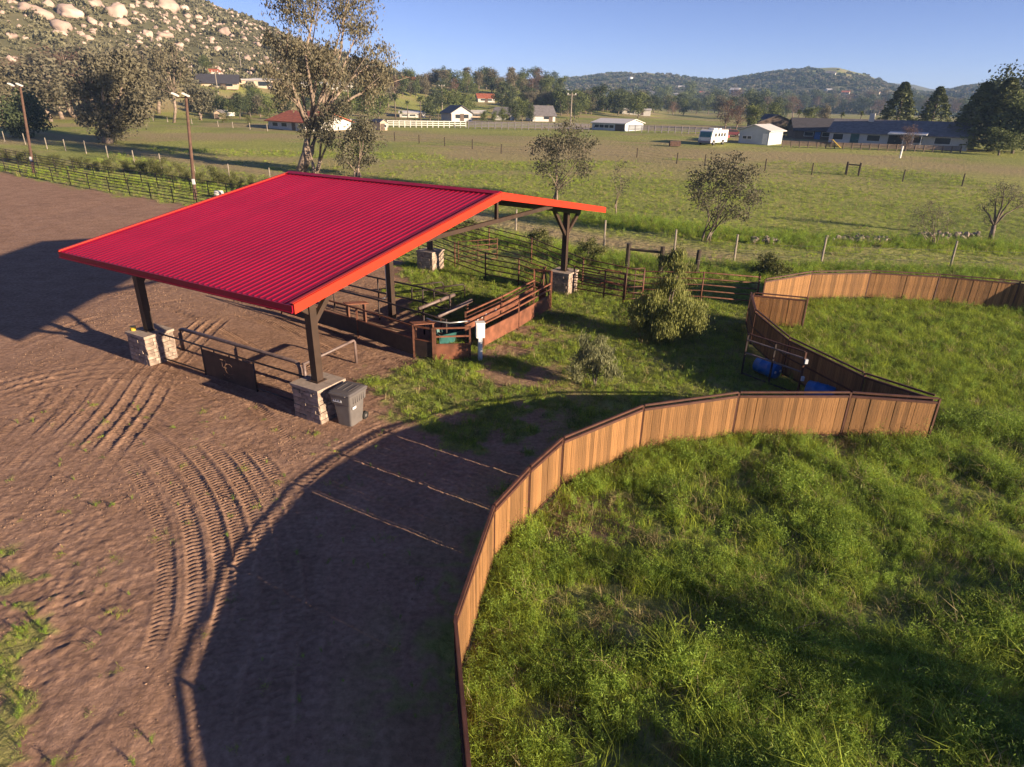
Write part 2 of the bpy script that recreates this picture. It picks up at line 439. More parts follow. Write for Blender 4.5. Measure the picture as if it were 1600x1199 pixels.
def zones(x, y):
    nz = fbm(x / 1.6, y / 1.6, 11, 4) - .5
    nf = fbm(x / .45, y / .45, 12, 3) - .5
    sd = poly_sd(x, y, SOIL_POLY)
    soil = sstep((sd + nz * 3.2 + nf * 1.3) / 1.0 + .5)
    for pl in GRASS_IN:
        soil = np.minimum(soil, 1 - sstep((poly_sd(x, y, pl) - .2 + nz * 3.2 + nf * 2.2) / .8 + .5))
    soil = np.minimum(soil, 1 - .75 * sstep((poly_sd(x, y, WEEDS_L) + nz * 2.2 + nf * 2.0 - .35) / .4 + .4))
    # worn bare patches in the yard between the pavilion and the pens, and bare spots inside the pens
    yard = sstep((x + 5) / 2) * sstep((34 - y) / 3) * (poly_sd(x, y, [p for p in FENCE_A] + [(14, 2)]) < -.1)
    yard = yard * (1 - .75 * sstep((x - .5) / 3))
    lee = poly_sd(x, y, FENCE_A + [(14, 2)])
    soil = np.minimum(soil, 1 - .9 * sstep((2.6 + lee) / 2.4) * (lee < 0) * sstep((nz + nf * .7 + .06) / .2 + .4))  # green weeds outside the fence, put in also to darken its shadow
    soil = np.maximum(soil, yard * sstep((nz + nf * .5 - .03) / .10 + .5) * .9)
    pen = (poly_sd(x, y, FENCE_A + [(40, 0), (40, 17)]) > 0)
    soil = np.maximum(soil, pen * sstep((fbm(x / 2.3, y / 2.3, 21, 3) - .66) / .06 + .5) * .8)
    # mown dry strip along the post and wire fence
    fx = np.interp(x, (-110, -60, -30, 0, 7, 15, 21, 60), (148, 106, 84.5, 55.5, 49.5, 44.0, 41.5, 40.5))
    d = y - fx
    dry = np.exp(-((d + .2) / 3.0) ** 2) * .95 + .45 * np.exp(-((d - 9) / 2.5) ** 2) * (fbm(x / 6, y / 6, 31, 3) > .5)
    far = sstep((y - 60) / 60)
    dry = np.maximum(dry, far * sstep((fbm(x / 30, y / 9, 33, 4) - .44) / .16) * .85)
    dry = np.maximum(dry, .85 * np.exp(-((y - (126 - .42 * (x - 20))) / 10.0) ** 2) * (x > -60))
    dry = np.clip(dry + nz * .35 * (dry > .08), 0, 1) * (y > 30)
    dry = np.maximum(dry, pen * sstep((fbm(x / 3.1 + 7, y / 3.1, 41, 3) - .56) / .12 + .2) * .4)
    z = hz(x, y); base = 3.2 * sstep((y - 40) / 140.0)
    r = np.hypot(x, y); a = np.degrees(np.arctan2(x, y))
    scrub = sstep((z - base - 7) / 8.0) * (a < -9) + sstep((r - 620) / 120) * 1.0
    lawn = np.exp(-((a - 24) / 2.6) ** 2) * sstep((r - 1080) / 150) + np.exp(-((a - 10.5) / 2.2) ** 2) * sstep((r - 1250) / 80) * .9
    scrub = np.clip(scrub - lawn * .9 + (fbm(x / 40, y / 40, 51, 3) - .5) * .5 * (scrub > .05), 0, 1)
    return soil, dry, scrub

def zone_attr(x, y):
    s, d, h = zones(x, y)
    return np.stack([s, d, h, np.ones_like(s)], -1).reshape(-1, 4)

# ------------------------------------------------------------------ ground sheets
YX0, YX1, YY0, YY1 = -46.0, 34.0, 2.5, 62.0
def spaced(segs):
    out = []
    for a, b, st in segs: out.append(np.arange(a, b - 1e-6, st))
    return np.concatenate(out + [[segs[-1][1]]])
def tracks():
    T = []
    def add(px, w=.42, amp=.022, lug=.15, chev=.5):
        P = np.array(G(px)); Q = []
        for k in range(len(P) - 1):                       # Catmull-Rom
            p0, p1, p2, p3 = P[max(k - 1, 0)], P[k], P[k + 1], P[min(k + 2, len(P) - 1)]
            for t in np.linspace(0, 1, 14, endpoint=False):
                Q.append(.5 * ((2 * p1) + (-p0 + p2) * t + (2 * p0 - 5 * p1 + 4 * p2 - p3) * t * t + (-p0 + 3 * p1 - 3 * p2 + p3) * t ** 3))
        Q.append(P[-1]); T.append((np.array(Q), w, amp, lug, chev))
    add([(300, 1230), (322, 1120), (350, 980), (385, 870), (450, 775), (540, 700), (640, 655)], .5, .024, .2, .15)
    add([(395, 1230), (410, 1050), (440, 900), (520, 770), (640, 690)], .5, .022, .2, .15)
    add([(-40, 690), (60, 650), (110, 620), (150, 580)], .36, .022, .14, .2)
    add([(280, 560), (380, 620), (450, 690), (470, 720)], .36, .03, .14, .5)
    add([(300, 480), (400, 500), (480, 530), (560, 570), (620, 620)], .42, .03, .16, .3)
    add([(330, 465), (430, 480), (520, 515), (600, 560)], .42, .03, .16, .3)
    add([(240, 470), (350, 520), (430, 560), (540, 585)], .42, .028, .16, .3)
    add([(-20, 520), (120, 470), (260, 450), (420, 445)], .5, .018, .2, .2)
    add([(-20, 560), (140, 500), (280, 470), (440, 462)], .5, .018, .2, .2)
    def lanes(px, offs, w, amp, lug, chev):
        add(px, w, amp, lug, chev); Q = T.pop()[0]
        d = np.gradient(Q, axis=0); nrm = np.stack([-d[:, 1], d[:, 0]], -1) / np.hypot(d[:, 0], d[:, 1])[:, None]
        for k, o in enumerate(offs): T.append((Q + nrm * o, w, amp, lug * (1 + .06 * (k % 3)), chev))
    lanes([(395, 1250), (400, 1080), (425, 930), (398, 800), (345, 715), (270, 655), (160, 608), (40, 575), (-80, 552)], (-.9, -.45, 0, .5, .95, 1.5, 2.1), .36, .017, .13, .35)
    lanes([(-60, 910), (40, 810), (130, 710), (190, 640), (240, 570), (330, 490)], (-1.0, -.5, 0, .45, .95, 1.6, 2.2, 2.9), .34, .014, .12, .1)
    lanes([(-40, 640), (90, 600), (200, 590), (330, 620), (430, 680)], (0, .5, 1.0, 1.6), .34, .014, .12, .3)
    lanes([(290, 450), (400, 480), (520, 525), (630, 590)], (-1.2, -.6, .6, 1.2), .38, .015, .14, .3)
    return T
def yard_height(x, y):
    h = (fbm(x / 3.5, y / 3.5, 61, 3) - .5) * .09
    soil, dry, _ = zones(x, y)
    rough = np.clip(.35 + 1.3 * (fbm(x / 5.0, y / 5.0, 63, 3) - .38), .22, 1)
    rough = rough * (1 - .55 * sstep((y - 34) / 10))
    clod = fbm(x / .34, y / .34, 65, 3)
    fine = fbm(x / .12, y / .12, 67, 2) - .5
    h += soil * (rough * (np.clip(clod - .48, 0, 1) * .10 + fine * .034 + (fbm(x / .19, y / .19, 69, 2) - .5) * .03))
    # dragged ridges of loose soil
    rx, ry = x * .86 + y * .5, -x * .5 + y * .86
    ridge = fbm(rx / .5 + 2 * fbm(x / 2.2, y / 2.2, 68, 2), ry / .10, 66, 3)
    h += soil * rough * (np.clip(ridge - .42, 0, 1) * (.03 + .05 * sstep((y - 12.5) / 5))) * sstep((fbm(x / 2.8, y / 2.8, 64, 2) - .30) / .25)
    # hoof prints and scuffs
    cell = .42
    ix, iy = np.floor(x / cell), np.floor(y / cell)
    for ox in (-1, 0, 1):
        for oy in (-1, 0, 1):
            jx, jy = ix + ox, iy + oy
            px = (jx + .15 + .7 * _hash(jx, jy, 71)) * cell; py = (jy + .15 + .7 * _hash(jx, jy, 72)) * cell
            on = _hash(jx, jy, 73) < .34
            q = np.hypot((x - px) / (.8 + .5 * _hash(jx, jy, 74)), y - py)
            h += soil * rough * on * (-.022 * np.exp(-(q / .06) ** 2) + .010 * np.exp(-((q - .11) / .035) ** 2))
    # harrow lines in the arena
    har = sstep((y - 33) / 6) * soil
    h += har * .010 * np.sin(2 * math.pi * (x * .62 + y * .78 + 1.2 * (fbm(x / 6, y / 6, 77, 2))) / .42)
    # small run-off rills on the near bank
    w = x * .80 + y * .60 + 1.6 * (fbm(x / 1.8, y / 1.8, 79, 3) - .5)
    bank = soil * sstep((13.5 - y) / 3) * sstep((-2 - x) / 2)
    h -= bank * .032 * np.clip(np.cos(2 * math.pi * w / .95), .55, 1) * sstep((fbm(x / 1.3, y / 1.3, 83, 2) - .42) / .1)
    for Q, wd, amp, lug, chev in tracks():
        lo, hi = Q.min(0) - 1, Q.max(0) + 1
        sel = np.nonzero((x > lo[0]) & (x < hi[0]) & (y > lo[1]) & (y < hi[1]))
        X, Y = x[sel], y[sel]
        if not len(X): continue
        best = np.full(X.shape, 9.); arc = np.zeros(X.shape); side = np.zeros(X.shape); s0 = 0
        for a, b in zip(Q[:-1], Q[1:]):
            d = b - a; L = math.hypot(*d)
            t = np.clip(((X - a[0]) * d[0] + (Y - a[1]) * d[1]) / (L * L), 0, 1)
            ex, ey = X - a[0] - t * d[0], Y - a[1] - t * d[1]
            q = np.hypot(ex, ey); m = q < best
            best[m] = q[m]; arc[m] = s0 + t[m] * L; side[m] = np.sign(ex * d[1] - ey * d[0])[m]
            s0 += L
        k = sstep((wd / 2 - best) / .07 + .5)
        fade = .12 + .88 * sstep(fbm(X / 2.0, Y / 2.0, 91, 3) * 2.4 - .65)
        fade = fade * sstep(arc / 1.8) * sstep((s0 - arc) / 1.8)
        ph = 2 * math.pi * (arc + chev * best) / lug
        ht = -.012 + amp * np.tanh(2.2 * np.sin(ph + .6 * (fbm(X / .3, Y / .3, 93, 2) - .5)))
        berm = .016 * np.exp(-((best - wd / 2 - .05) / .05) ** 2)
        so = soil[sel]
        base = h[sel]
        h[sel] = base * (1 - .75 * k * fade * so) + so * fade * (k * ht + berm)
    # turf is lumpy too
    h += (1 - soil) * ((fbm(x / .5, y / .5, 95, 3) - .5) * .10)
    return h
def ground_sheets():
    xs = spaced(((YX0, -22, .20), (-22, -15, .09), (-15, .4, .042), (.4, 6, .09), (6, 18, .16), (18, YX1, .25)))
    ys = spaced(((YY0, 5.5, .12), (5.5, 22, .042), (22, 30, .075), (30, 42, .13), (42, YY1, .25)))
    X, Y = np.meshgrid(xs, ys)
    Z = hz(X, Y) + yard_height(X, Y)
    edge = np.minimum(np.minimum(X - YX0, YX1 - X), np.minimum(Y - YY0, YY1 - Y))
    Z = np.where(edge < .6, hz(X, Y) + (Z - hz(X, Y)) * np.clip(edge / .6, 0, 1), Z)
    V = np.stack([X, Y, Z], -1).reshape(-1, 3)
    ny, nx = X.shape
    i = np.arange(ny * nx).reshape(ny, nx)
    F = np.stack([i[:-1, :-1], i[:-1, 1:], i[1:, 1:], i[1:, :-1]], -1).reshape(-1, 4)
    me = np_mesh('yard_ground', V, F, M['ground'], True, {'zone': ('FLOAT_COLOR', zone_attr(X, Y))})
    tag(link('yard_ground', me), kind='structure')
    # the wide sheet to the horizon, hills included
    a = np.radians(np.concatenate([np.arange(-180, -64, 4.0), np.arange(-64, 64, .25), np.arange(64, 180, 4.0)]))
    r = np.concatenate([[.5], np.geomspace(3, 6500, 330)])
    A, RR = np.meshgrid(a, r)
    X, Y = RR * np.sin(A), RR * np.cos(A)
    Z = hz(X, Y) - .03
    edge = np.minimum(np.minimum(X - YX0, YX1 - X), np.minimum(Y - YY0, YY1 - Y))
    Z = Z - .35 * sstep((edge - .8) / 2.0)
    V = np.stack([X, Y, Z], -1).reshape(-1, 3)
    nr, na = X.shape
    i = np.arange(nr * na).reshape(nr, na)
    j = np.roll(i, -1, 1)
    F = np.stack([i[:-1], j[:-1], j[1:], i[1:]], -1).reshape(-1, 4)[:, ::-1]
    C = V[F].mean(1)
    cr = np.hypot(C[:, 0], C[:, 1]); ca = np.degrees(np.arctan2(C[:, 0], C[:, 1]))
    far = cr > 640
    hill = (~far) & (ca < -6) & (ca > -110) & (cr > 215)
    Za = zone_attr(X, Y)
    for nm, mk in (('ground', ~(far | hill)), ('rocky_hillside', hill), ('far_hills', far)):
        f = F[mk]
        u, inv = np.unique(f, return_inverse=True)
        me = np_mesh(nm, V[u], inv.reshape(-1, 4), M['ground'], True, {'zone': ('FLOAT_COLOR', Za[u])})
        tag(link(nm, me), kind='structure')
ground_sheets()

# ------------------------------------------------------------------ pavilion
PC, PTH = Vector((-5.805, 29.652, 0)), -.526
LH, WH, OE, OV, ZE, ZR = 4.60, 9.10, 1.41, 1.81, 4.47, 6.35
SL = (ZR - ZE) / (WH + OV)
def pavilion():
    root = thing('open_pavilion', 'open-sided pavilion with red ribbed metal roof on brown steel posts and stone plinths', 'pavilion', PC, PTH)
    half, ue = WH + OV, LH + OE
    ang = math.atan(SL)
    n_sheet, ribs = 12, 4
    w = 2 * ue / n_sheet
    slope = half / math.cos(ang)
    # one sheet: trapezoid ribs, built flat in x (along ridge) and y (down the slope), hung at its ridge end
    prof = []
    p = w / ribs
    for k in range(ribs):
        x0 = k * p
        prof += [(x0, 0), (x0 + p * .5 - .040, 0), (x0 + p * .5 - .018, .021), (x0 + p * .5 + .018, .021), (x0 + p * .5 + .040, 0)]
    prof.append((w, 0))
    sv, sf = [], []
    ny = 2
    for side_z in (0, -.012):
        for yy in (0, slope):
            for px, pz in prof: sv.append((px, yy, pz + side_z))
    n = len(prof)
    for k in range(n - 1):
        sf.append((k, k + 1, n + k + 1, n + k)); sf.append((2 * n + k, 3 * n + k, 3 * n + k + 1, 2 * n + k + 1))
        sf.append((n + k, n + k + 1, 3 * n + k + 1, 3 * n + k))
        sf.append((k + 1, k, 2 * n + k, 2 * n + k + 1))
    sf.append((0, n, 3 * n, 2 * n)); sf.append((n - 1, 3 * n - 1, 4 * n - 1, 2 * n - 1))
    me = bpy.data.meshes.new('roof_sheet'); me.from_pydata(sv, [], sf); me.materials.append(M['roof']); me.update()
    for sgn in (-1, 1):
        for k in range(n_sheet):
            o = bpy.data.objects.new('roof_sheet', me); col.objects.link(o); o.parent = root
            if sgn > 0:
                o.matrix_local = Matrix.Translation((-ue + k * w, 0, ZR)) @ Matrix.Rotation(-ang, 4, 'X')
            else:
                o.matrix_local = Matrix.Translation((-ue + (k + 1) * w, 0, ZR)) @ Matrix.Rotation(math.pi, 4, 'Z') @ Matrix.Rotation(-ang, 4, 'X')
    m = MB()
    rc = [(-.22, .012 - .22 * SL), (0, .05), (.22, .012 - .22 * SL), (.22, .045 - .22 * SL), (0, .085), (-.22, .045 - .22 * SL)]
    m.prism([(a, b + .02) for a, b in rc], (-ue, 0, ZR), (ue, 0, ZR), (0, 1, 0), (0, 0, 1))
    m.build('ridge_cap', M['roof'], root)
    for e in (-1, 1):
        for sgn in (-1, 1):
            m = MB()
            y1 = sgn * (half + .03)
            x0, x1 = (ue + .005, ue + .055) if e > 0 else (-ue - .055, -ue - .005)
            t, b = .055, -.235
            y0 = sgn * .003
            pr = [(y0, ZR - abs(y0) * SL + t), (y1, ZE + t - .03 * SL), (y1, ZE + b), (y0, ZR + b)]
            if sgn < 0: pr = pr[::-1]
            k = len(m.v)
            for xx in (x0, x1): m.v += [(xx, py, pz) for py, pz in pr]
            m.f += [(0, 1, 2, 3), (7, 6, 5, 4)] + [(j, 4 + j, 4 + (j + 1) % 4, (j + 1) % 4) for j in range(4)]
            # rolled top lip turned onto the sheet
            m.bar((e * (ue - .06), sgn * .05, ZR + .062), (e * (ue - .06), y1, ZE + .062), .13, .012)
            m.build('gable_fascia', M['trim_sunlit'], root)
    for sgn in (-1, 1):
        m = MB().box((0, sgn * (half + .035), ZE - .10), (2 * ue - .02, .05, .21))
        m.box((0, sgn * (half + .075), ZE - .20), (2 * ue - .02, .035, .03))
        m.build('eave_fascia', M['roof'], root)
    # purlins and rafters
    for sgn in (-1, 1):
        for k in range(8):
            y = sgn * (.6 + k * (half - .8) / 7)
            MB().box((0, y, ZR - abs(y) * SL - .12), (2 * ue - .06, .07, .18)).build('purlin', M['steel_brown'], root)
    def rz(y): return ZR - abs(y) * SL - .33
    for x in (-LH, LH):
        for sgn in (-1, 1):
            MB().bar((x, 0, rz(0)), (x, sgn * (half - .25), rz(half - .25)), .22, .24).build('rafter', M['steel_brown'], root)
    for x in (-ue + .18, ue - .18):
        MB().bar((x, -4.9, ZR - 4.9 * SL - .24), (x, 4.9, ZR - 4.9 * SL - .24), .12, .16).build('tie_beam', M['steel_brown'], root)
        MB().bar((x, 0, ZR - 4.9 * SL - .16), (x, 0, ZR - .04), .12, .12).build('king_post', M['steel_brown'], root)
    MB().box((0, 0, rz(0) - .02), (2 * LH, .2, .24)).build('ridge_beam', M['steel_brown'], root)
    MB().box((0, 0, (rz(0) - .14) / 2), (.26, .26, rz(0) - .14)).build('center_post', M['steel_brown'], root)
    cd = MB().tube([(-.19, -.05, 4.9), (-.19, -.05, 1.25), (-.23, -.08, 1.1), (-.4, -.2, 1.0)], .035, 8)
    cd.build('conduit', M['chrome'], root, smooth=True)
    st = []
    rs = random.Random(3)
    for (x, y) in ((-LH, -WH), (LH, -WH), (LH, WH), (-LH, WH)):
        near = y < 0
        MB().box((x, y, (1.22 + rz(y) - .1) / 2), (.27, .27, rz(y) - .1 - 1.22)).build('post', M['steel_brown'], root)
        MB().box((x, y, 1.235), (.42, .42, .03)).build('base_plate', M['steel_brown'], root)
        for sg in (-1, 1):
            outer = sg * y > 0
            yy = y + sg * (1.0 if outer and near else 1.5)
            m = MB().bar((x, y + sg * .10, 3.6 if outer and near else 3.2), (x, yy, rz(yy) - .05), .15, .17)
            m.build('knee_brace', M['steel_brown'], root)
        pl = MB().box((x, y, .52), (1.07, 1.07, 1.22)).build('plinth', M['mortar'], root)
        cp = MB()
        for a in (-1, 1):
            for b in (-1, 1):
                cp.box((x + a * .316, y + b * .316, 1.17), (.625, .625, .09))
        cp.build('plinth_cap', M['stone_cap'], root)
        joined = MB()
        for face in range(4):
            z = .0 if near else .0
            while z < 1.1:
                hh = rs.choice((.11, .14, .17)); hh = min(hh, 1.12 - z)
                if hh < .05: break
                t = -.585
                while t < .58:
                    ww = min(rs.uniform(.18, .40), .585 - t)
                    if .585 - t - ww < .1: ww = .585 - t
                    dep = rs.uniform(.035, .075)
                    c = Vector((t + ww / 2, -.535 - dep / 2, z + hh / 2))
                    rot = Matrix.Rotation(face * math.pi / 2, 3, 'Z')
                    cc = rot @ c + Vector((x, y, 0))
                    sz = (ww - .012, dep, hh - .012)
                    if near and face in (0, 1):
                        b = MB(); k = .012
                        b.box((0, 0, 0), sz, rot)
                        o = b.build('stone', M['stone'], pl, cc)
                    else:
                        joined.box(cc, sz, rot)
                    t += ww
                z += hh
        jo = joined.build('stone_veneer', M['stone'], pl)
        jo['kind'] = 'stuff'
    return root
pavilion()
def pw(a, b, z=0.0):                      # pavilion frame -> world
    c, s = math.cos(PTH), math.sin(PTH)
    return Vector((PC.x + a * c - b * s, PC.y + a * s + b * c, z))

# ------------------------------------------------------------------ steel sign gate between the front plinths
def sign_gate():
    o = pw(0, -WH); root = thing('sign_gate', 'dark steel plate sign gate with cut-out ranch brand between the front stone plinths', 'gate', o, PTH)
    MB().tube([(-LH + .62, 0, 1.2), (LH - .62, 0, 1.2)], .035, 8).build('top_rail', M['pipe_dark'], root, smooth=True)
    MB().tube([(-LH + .66, 0, .16), (-1.45, 0, .16)], .03, 8).build('bottom_rail', M['pipe_dark'], root, smooth=True)
    MB().tube([(1.47, 0, .16), (LH - .66, 0, .16)], .03, 8).build('bottom_rail', M['pipe_dark'], root, smooth=True)
    for x in (-1.42, 1.44): MB().tube([(x, 0, .03), (x, 0, 1.2)], .03, 8).build('upright', M['pipe_dark'], root, smooth=True)
    for x in (-.7, .15, .9): MB().box((x, 0, 1.13), (.06, .02, .10)).build('hanger', M['pipe_dark'], root)
    plate = MB().box((0, 0, .57), (2.78, .012, 1.04)).build('plate', M['sign'], root)
    g = MB()
    def seg(x0, z0, x1, z1, w):
        d = Vector((x1 - x0, 0, z1 - z0)); g.bar((x0, 0, z0), (x1, 0, z1), .2, w, up=(0, 1, 0)) if False else g.bar((x0, 0, z0), (x1, 0, z1), .1, w)
    seg(-.44, .885, -.23, .885, .05); seg(-.335, .86, -.335, .60, .045); seg(-.30, .60, -.10, .60, .04)
    pts = [(.03 + .235 * math.cos(R(t)), .58 + .215 * math.sin(R(t))) for t in range(38, 322, 12)]
    for (a, b), (c, d) in zip(pts, pts[1:]): seg(a, b, c, d, .05)
    seg(-.14, .91, -.10, .74, .035)
    sc = [(-.34, .27), (-.26, .31), (-.29, .23), (-.22, .25), (-.19, .20), (-.13, .26), (-.10, .20), (-.04, .25), (-.01, .19), (.05, .24), (.09, .20), (.14, .24), (.16, .32), (.17, .20)]
    for k in range(0, len(sc) - 1):
        if k % 3 != 2: seg(*sc[k], *sc[k + 1], .028)
    cut = g.build('cut', None, root)
    md = plate.modifiers.new('cut', 'BOOLEAN'); md.operation = 'DIFFERENCE'; md.object = cut; md.solver = 'EXACT'; md.use_self = True
    bpy.context.view_layer.update()
    dg = bpy.context.evaluated_depsgraph_get()
    me = bpy.data.meshes.new_from_object(plate.evaluated_get(dg))
    plate.modifiers.clear(); plate.data = me
    bpy.data.objects.remove(cut)
    return root
sign_gate()

# ------------------------------------------------------------------ bent-pipe hitching rails
def hitch():
    root = thing('hitching_rail', 'thick bent grey pipe hitching rail behind the steel sign gate', 'hitching rail', pw(-1.2, -7.85), PTH)
    h = .93
    def bend(x0, x1):
        return [(x0, 0, -.1), (x0, 0, h - .22), (x0 + .06, 0, h - .07), (x0 + .22, 0, h), (x1 - .22, 0, h), (x1 - .06, 0, h - .07), (x1, 0, h - .22), (x1, 0, -.1)]
    MB().tube(bend(-3.45, 3.55), .075, 10).build('bent_pipe', M['pipe_grey'], root, smooth=True)
    MB().tube([(0, 0, -.1), (0, 0, h - .2), (.05, 0, h - .06), (.2, 0, h - .02)], .06, 10).build('leg', M['pipe_grey'], root, smooth=True)
    r2 = thing('hitching_rail', 'short grey pipe hitching rail behind the nearest stone plinth', 'hitching rail', pw(2.4, -5.05), PTH)
    MB().tube([(0, 0, -.1), (0, 0, .88), (.0, -.05, .95), (.0, -.12, .97), (.25, -2.9, .97)], .055, 10).build('bent_pipe', M['pipe_grey'], r2, smooth=True)
    MB().tube([(.25, -2.86, -.1), (.25, -2.86, .95)], .055, 10).build('leg', M['pipe_grey'], r2, smooth=True)
hitch()

# ------------------------------------------------------------------ wheeled bin
def bin_():
    p = gp(534, 668, 0); root = thing('wheeled_bin', 'grey wheeled rubbish bin standing beside the nearest stone plinth', 'bin', (-5.28, 18.93, 0), PTH + .12); root.scale = (1.08, 1.08, 1.06)
    # local: +y is the wheel side (towards the plinth is -x); front faces -y/+x
    def loft(rings):
        m = MB(); n = len(rings[0]); 
        for r in rings: m.v += r
        for k in range(len(rings) - 1):
            for j in range(n): m.f.append((k * n + j, k * n + (j + 1) % n, (k + 1) * n + (j + 1) % n, (k + 1) * n + j))
        m.f.append(tuple(reversed(range(n)))); m.f.append(tuple((len(rings) - 1) * n + j for j in range(n)))
        return m
    def rrect(w, d, z, c=.07, yo=0):
        pts = []
        for sx, sy, a0 in ((1, 1, 0), (-1, 1, 90), (-1, -1, 180), (1, -1, 270)):
            for a in (0, 30, 60, 90):
                t = R(a0 + a); pts.append((sx * (w / 2 - c) + c * math.cos(t), yo + sy * (d / 2 - c) + c * math.sin(t), z))
        return pts
    loft([rrect(.52, .58, .0), rrect(.55, .62, .25), rrect(.62, .70, .72), rrect(.63, .72, .74), rrect(.70, .79, .76, .06), rrect(.74, .84, 1.02, .06), rrect(.77, .87, 1.03, .05), rrect(.77, .87, 1.07, .05)]).build('body', M['bin'], root)
    lid = loft([rrect(.79, .90, 1.072, .05), rrect(.80, .92, 1.10, .05), rrect(.74, .84, 1.15, .06), rrect(.58, .62, 1.175, .06)]).build('lid', M['bin_lid'], root)
    for x in (-.2, 0, .2): MB().box((x, .0, 1.176), (.03, .5, .02)).build('rib', M['bin_lid'], lid)
    MB().box((0, -.47, 1.09), (.5, .06, .035)).build('lip', M['bin_lid'], lid)
    for k in range(6):
        MB().box((.335 + .03, -.26 + k * .10, .89), (.03, .018, .2)).build('rib', M['bin'], root)
    for x in (-.27, .27):
        wv = MB().tube([(x - .04, .36, .13), (x + .04, .36, .13)], .13, 18).build('wheel', M['rubber'], root)
        MB().tube([(x - .045, .36, .13), (x + .045, .36, .13)], .05, 10).build('hub', M['bin'], wv)
    MB().tube([(-.32, .45, 1.0), (-.32, .52, 1.05), (.32, .52, 1.05), (.32, .45, 1.0)], .018, 8).build('handle', M['bin_lid'], root)
    d = MB(); d.box((-.10, -.405, .90), (.30, .012, .13), Matrix.Rotation(R(-9), 3, 'X')); d.build('decal', M['decal'], root)
    for k in range(3): MB().box((-.19 + k * .09, -.4145, .90), (.05, .004, .07), Matrix.Rotation(R(-9), 3, 'X')).build('lettering', M['bin_lid'], root)
    MB().box((.338, -.2, .64), (.012, .17, .08), Matrix.Rotation(R(4), 3, 'Y')).build('decal', M['decal'], root)
bin_()
def yellow_tub():
    p = pw(-LH - .48, -WH - .35, 1.215)
    r = thing('yellow_tub', 'small yellow tub left on the corner of the far left stone plinth', 'tub', p, .3)
    MB().tube([(0, 0, 0), (0, 0, .14)], [.09, .11], 12).build('cup', M['yellow'], r); MB().tube([(0, 0, .14), (0, 0, .165)], .118, 12).build('lid', M['yellow'], r)
yellow_tub()

# ------------------------------------------------------------------ curved timber pens
board_me = MB().box((0, 0, .655), (1, .02, 1.31)).mesh('board', M['board'])
def timber_fence(label, pts, side, end_post=True, rail_gap=True, first=True):
    """posts at pts; boards on the side (+1 left of travel, -1 right)"""
    o = Vector((*pts[0], 0)); root = thing('timber_fence', label, 'fence', o)
    rs = random.Random(len(label))
    for k, p in enumerate(pts):
        z0 = float(hz(*p))
        if k == 0 and not first: continue
        MB().box((0, 0, .79), (.058, .058, 1.62)).build('post', M['rail'], root, Vector((*p, z0)) - o)
    for a, b in zip(pts[:-1], pts[1:]):
        A, B = Vector((*a, 0)), Vector((*b, 0)); d = (B - A); L = d.length; x = d / L; nrm = Vector((-x.y, x.x, 0)) * side
        rz_ = math.atan2(x.y, x.x)
        MB().bar(A - o + x * .04 + Vector((0, 0, 1.60)), B - o - x * .04 + Vector((0, 0, 1.60)), .055, .055).build('top_rail', M['rail'], root)
        for nm, z, h in (('upper_channel', 1.455, .07), ('bottom_channel', .10, .07)):
            MB().bar(A - o + x * .045 + Vector((0, 0, z)), B - o - x * .045 + Vector((0, 0, z)), .06, h).build(nm, M['rail'], root)
        MB().bar(A - o + x * .045 + nrm * -.022 + Vector((0, 0, .8)), B - o - x * .045 + nrm * -.022 + Vector((0, 0, .8)), .03, .05).build('middle_rail', M['rail'], root)
        g0 = .078 if a in FENCE_A[4:7] else .036; n = max(2, int(round((L - g0 - .045) / .145))); w = (L - g0 - .045) / n
        for j in range(n):
            tw = rs.uniform(-.0012, .0012)
            q = A + x * (g0 + (j + .5) * w) + nrm * rs.uniform(.002, .014)
            ob = link('board', board_me, root, q - o + Vector((0, 0, .115)), rz_, (w - rs.uniform(.001, .004), 1, 1.0 + rs.uniform(-.012, .010))); ob.rotation_euler = (tw * 3, tw, rz_)
    return root
timber_fence('long curved timber fence round the near grassy pen, nearest the camera', FENCE_A, 1)
timber_fence('shaded timber fence behind the blue drums, meeting the near pen at a point', FENCE_B, -1, first=False)
timber_fence('sunlit curved timber fence along the far side of the second pen', FENCE_C, -1)
timber_fence('short timber gate standing open across the far end of the shaded fence', [(11.42, 29.95), (13.70, 29.25)], -1)

# ------------------------------------------------------------------ pipe fences
def pipe_fence(label, pts, h=1.5, rails=5, mt='rust', rr=.033, pr=.045, sub=1, name='pipe_fence', cat='fence', z_lo=.3, group=None):
    o = Vector((*pts[0][:2], float(hz(*pts[0][:2])))); root = thing(name, label, cat, o, 0, group)
    P = []
    for a, b in zip(pts[:-1], pts[1:]):
        for k in range(sub): P.append((a[0] + (b[0] - a[0]) * k / sub, a[1] + (b[1] - a[1]) * k / sub))
    P.append(pts[-1][:2])
    Z = [float(hz(*p)) for p in P]
    pm = MB().tube([(0, 0, -.1), (0, 0, h + .05)], pr, 8).mesh('post', M[mt], True)
    for p, z in zip(P, Z): link('post', pm, root, Vector((*p, z)) - o)
    for k in range(rails):
        zz = z_lo + (h - z_lo) * k / max(1, rails - 1)
        MB().tube([Vector((*p, z + zz)) - o for p, z in zip(P, Z)], rr, 6).build('rail', M[mt], root, smooth=True)
    return root
PF1 = [(-70, 87.2), (-62.3, 82.2), (-55.3, 77.35), (-48.6, 73.0), (-41.7, 68.4), (-35.7, 65.0), (-29.5, 61.3), (-22, 56.8), (-15, 52.5), (-9, 48.6)]
PF2 = [(-76, 96.5), (-68.5, 91.4), (-61, 86.2), (-48.8, 77.8), (-40.8, 73.1), (-33.4, 68.6), (-26, 64.2), (-17, 58.5), (-9.5, 53.5)]
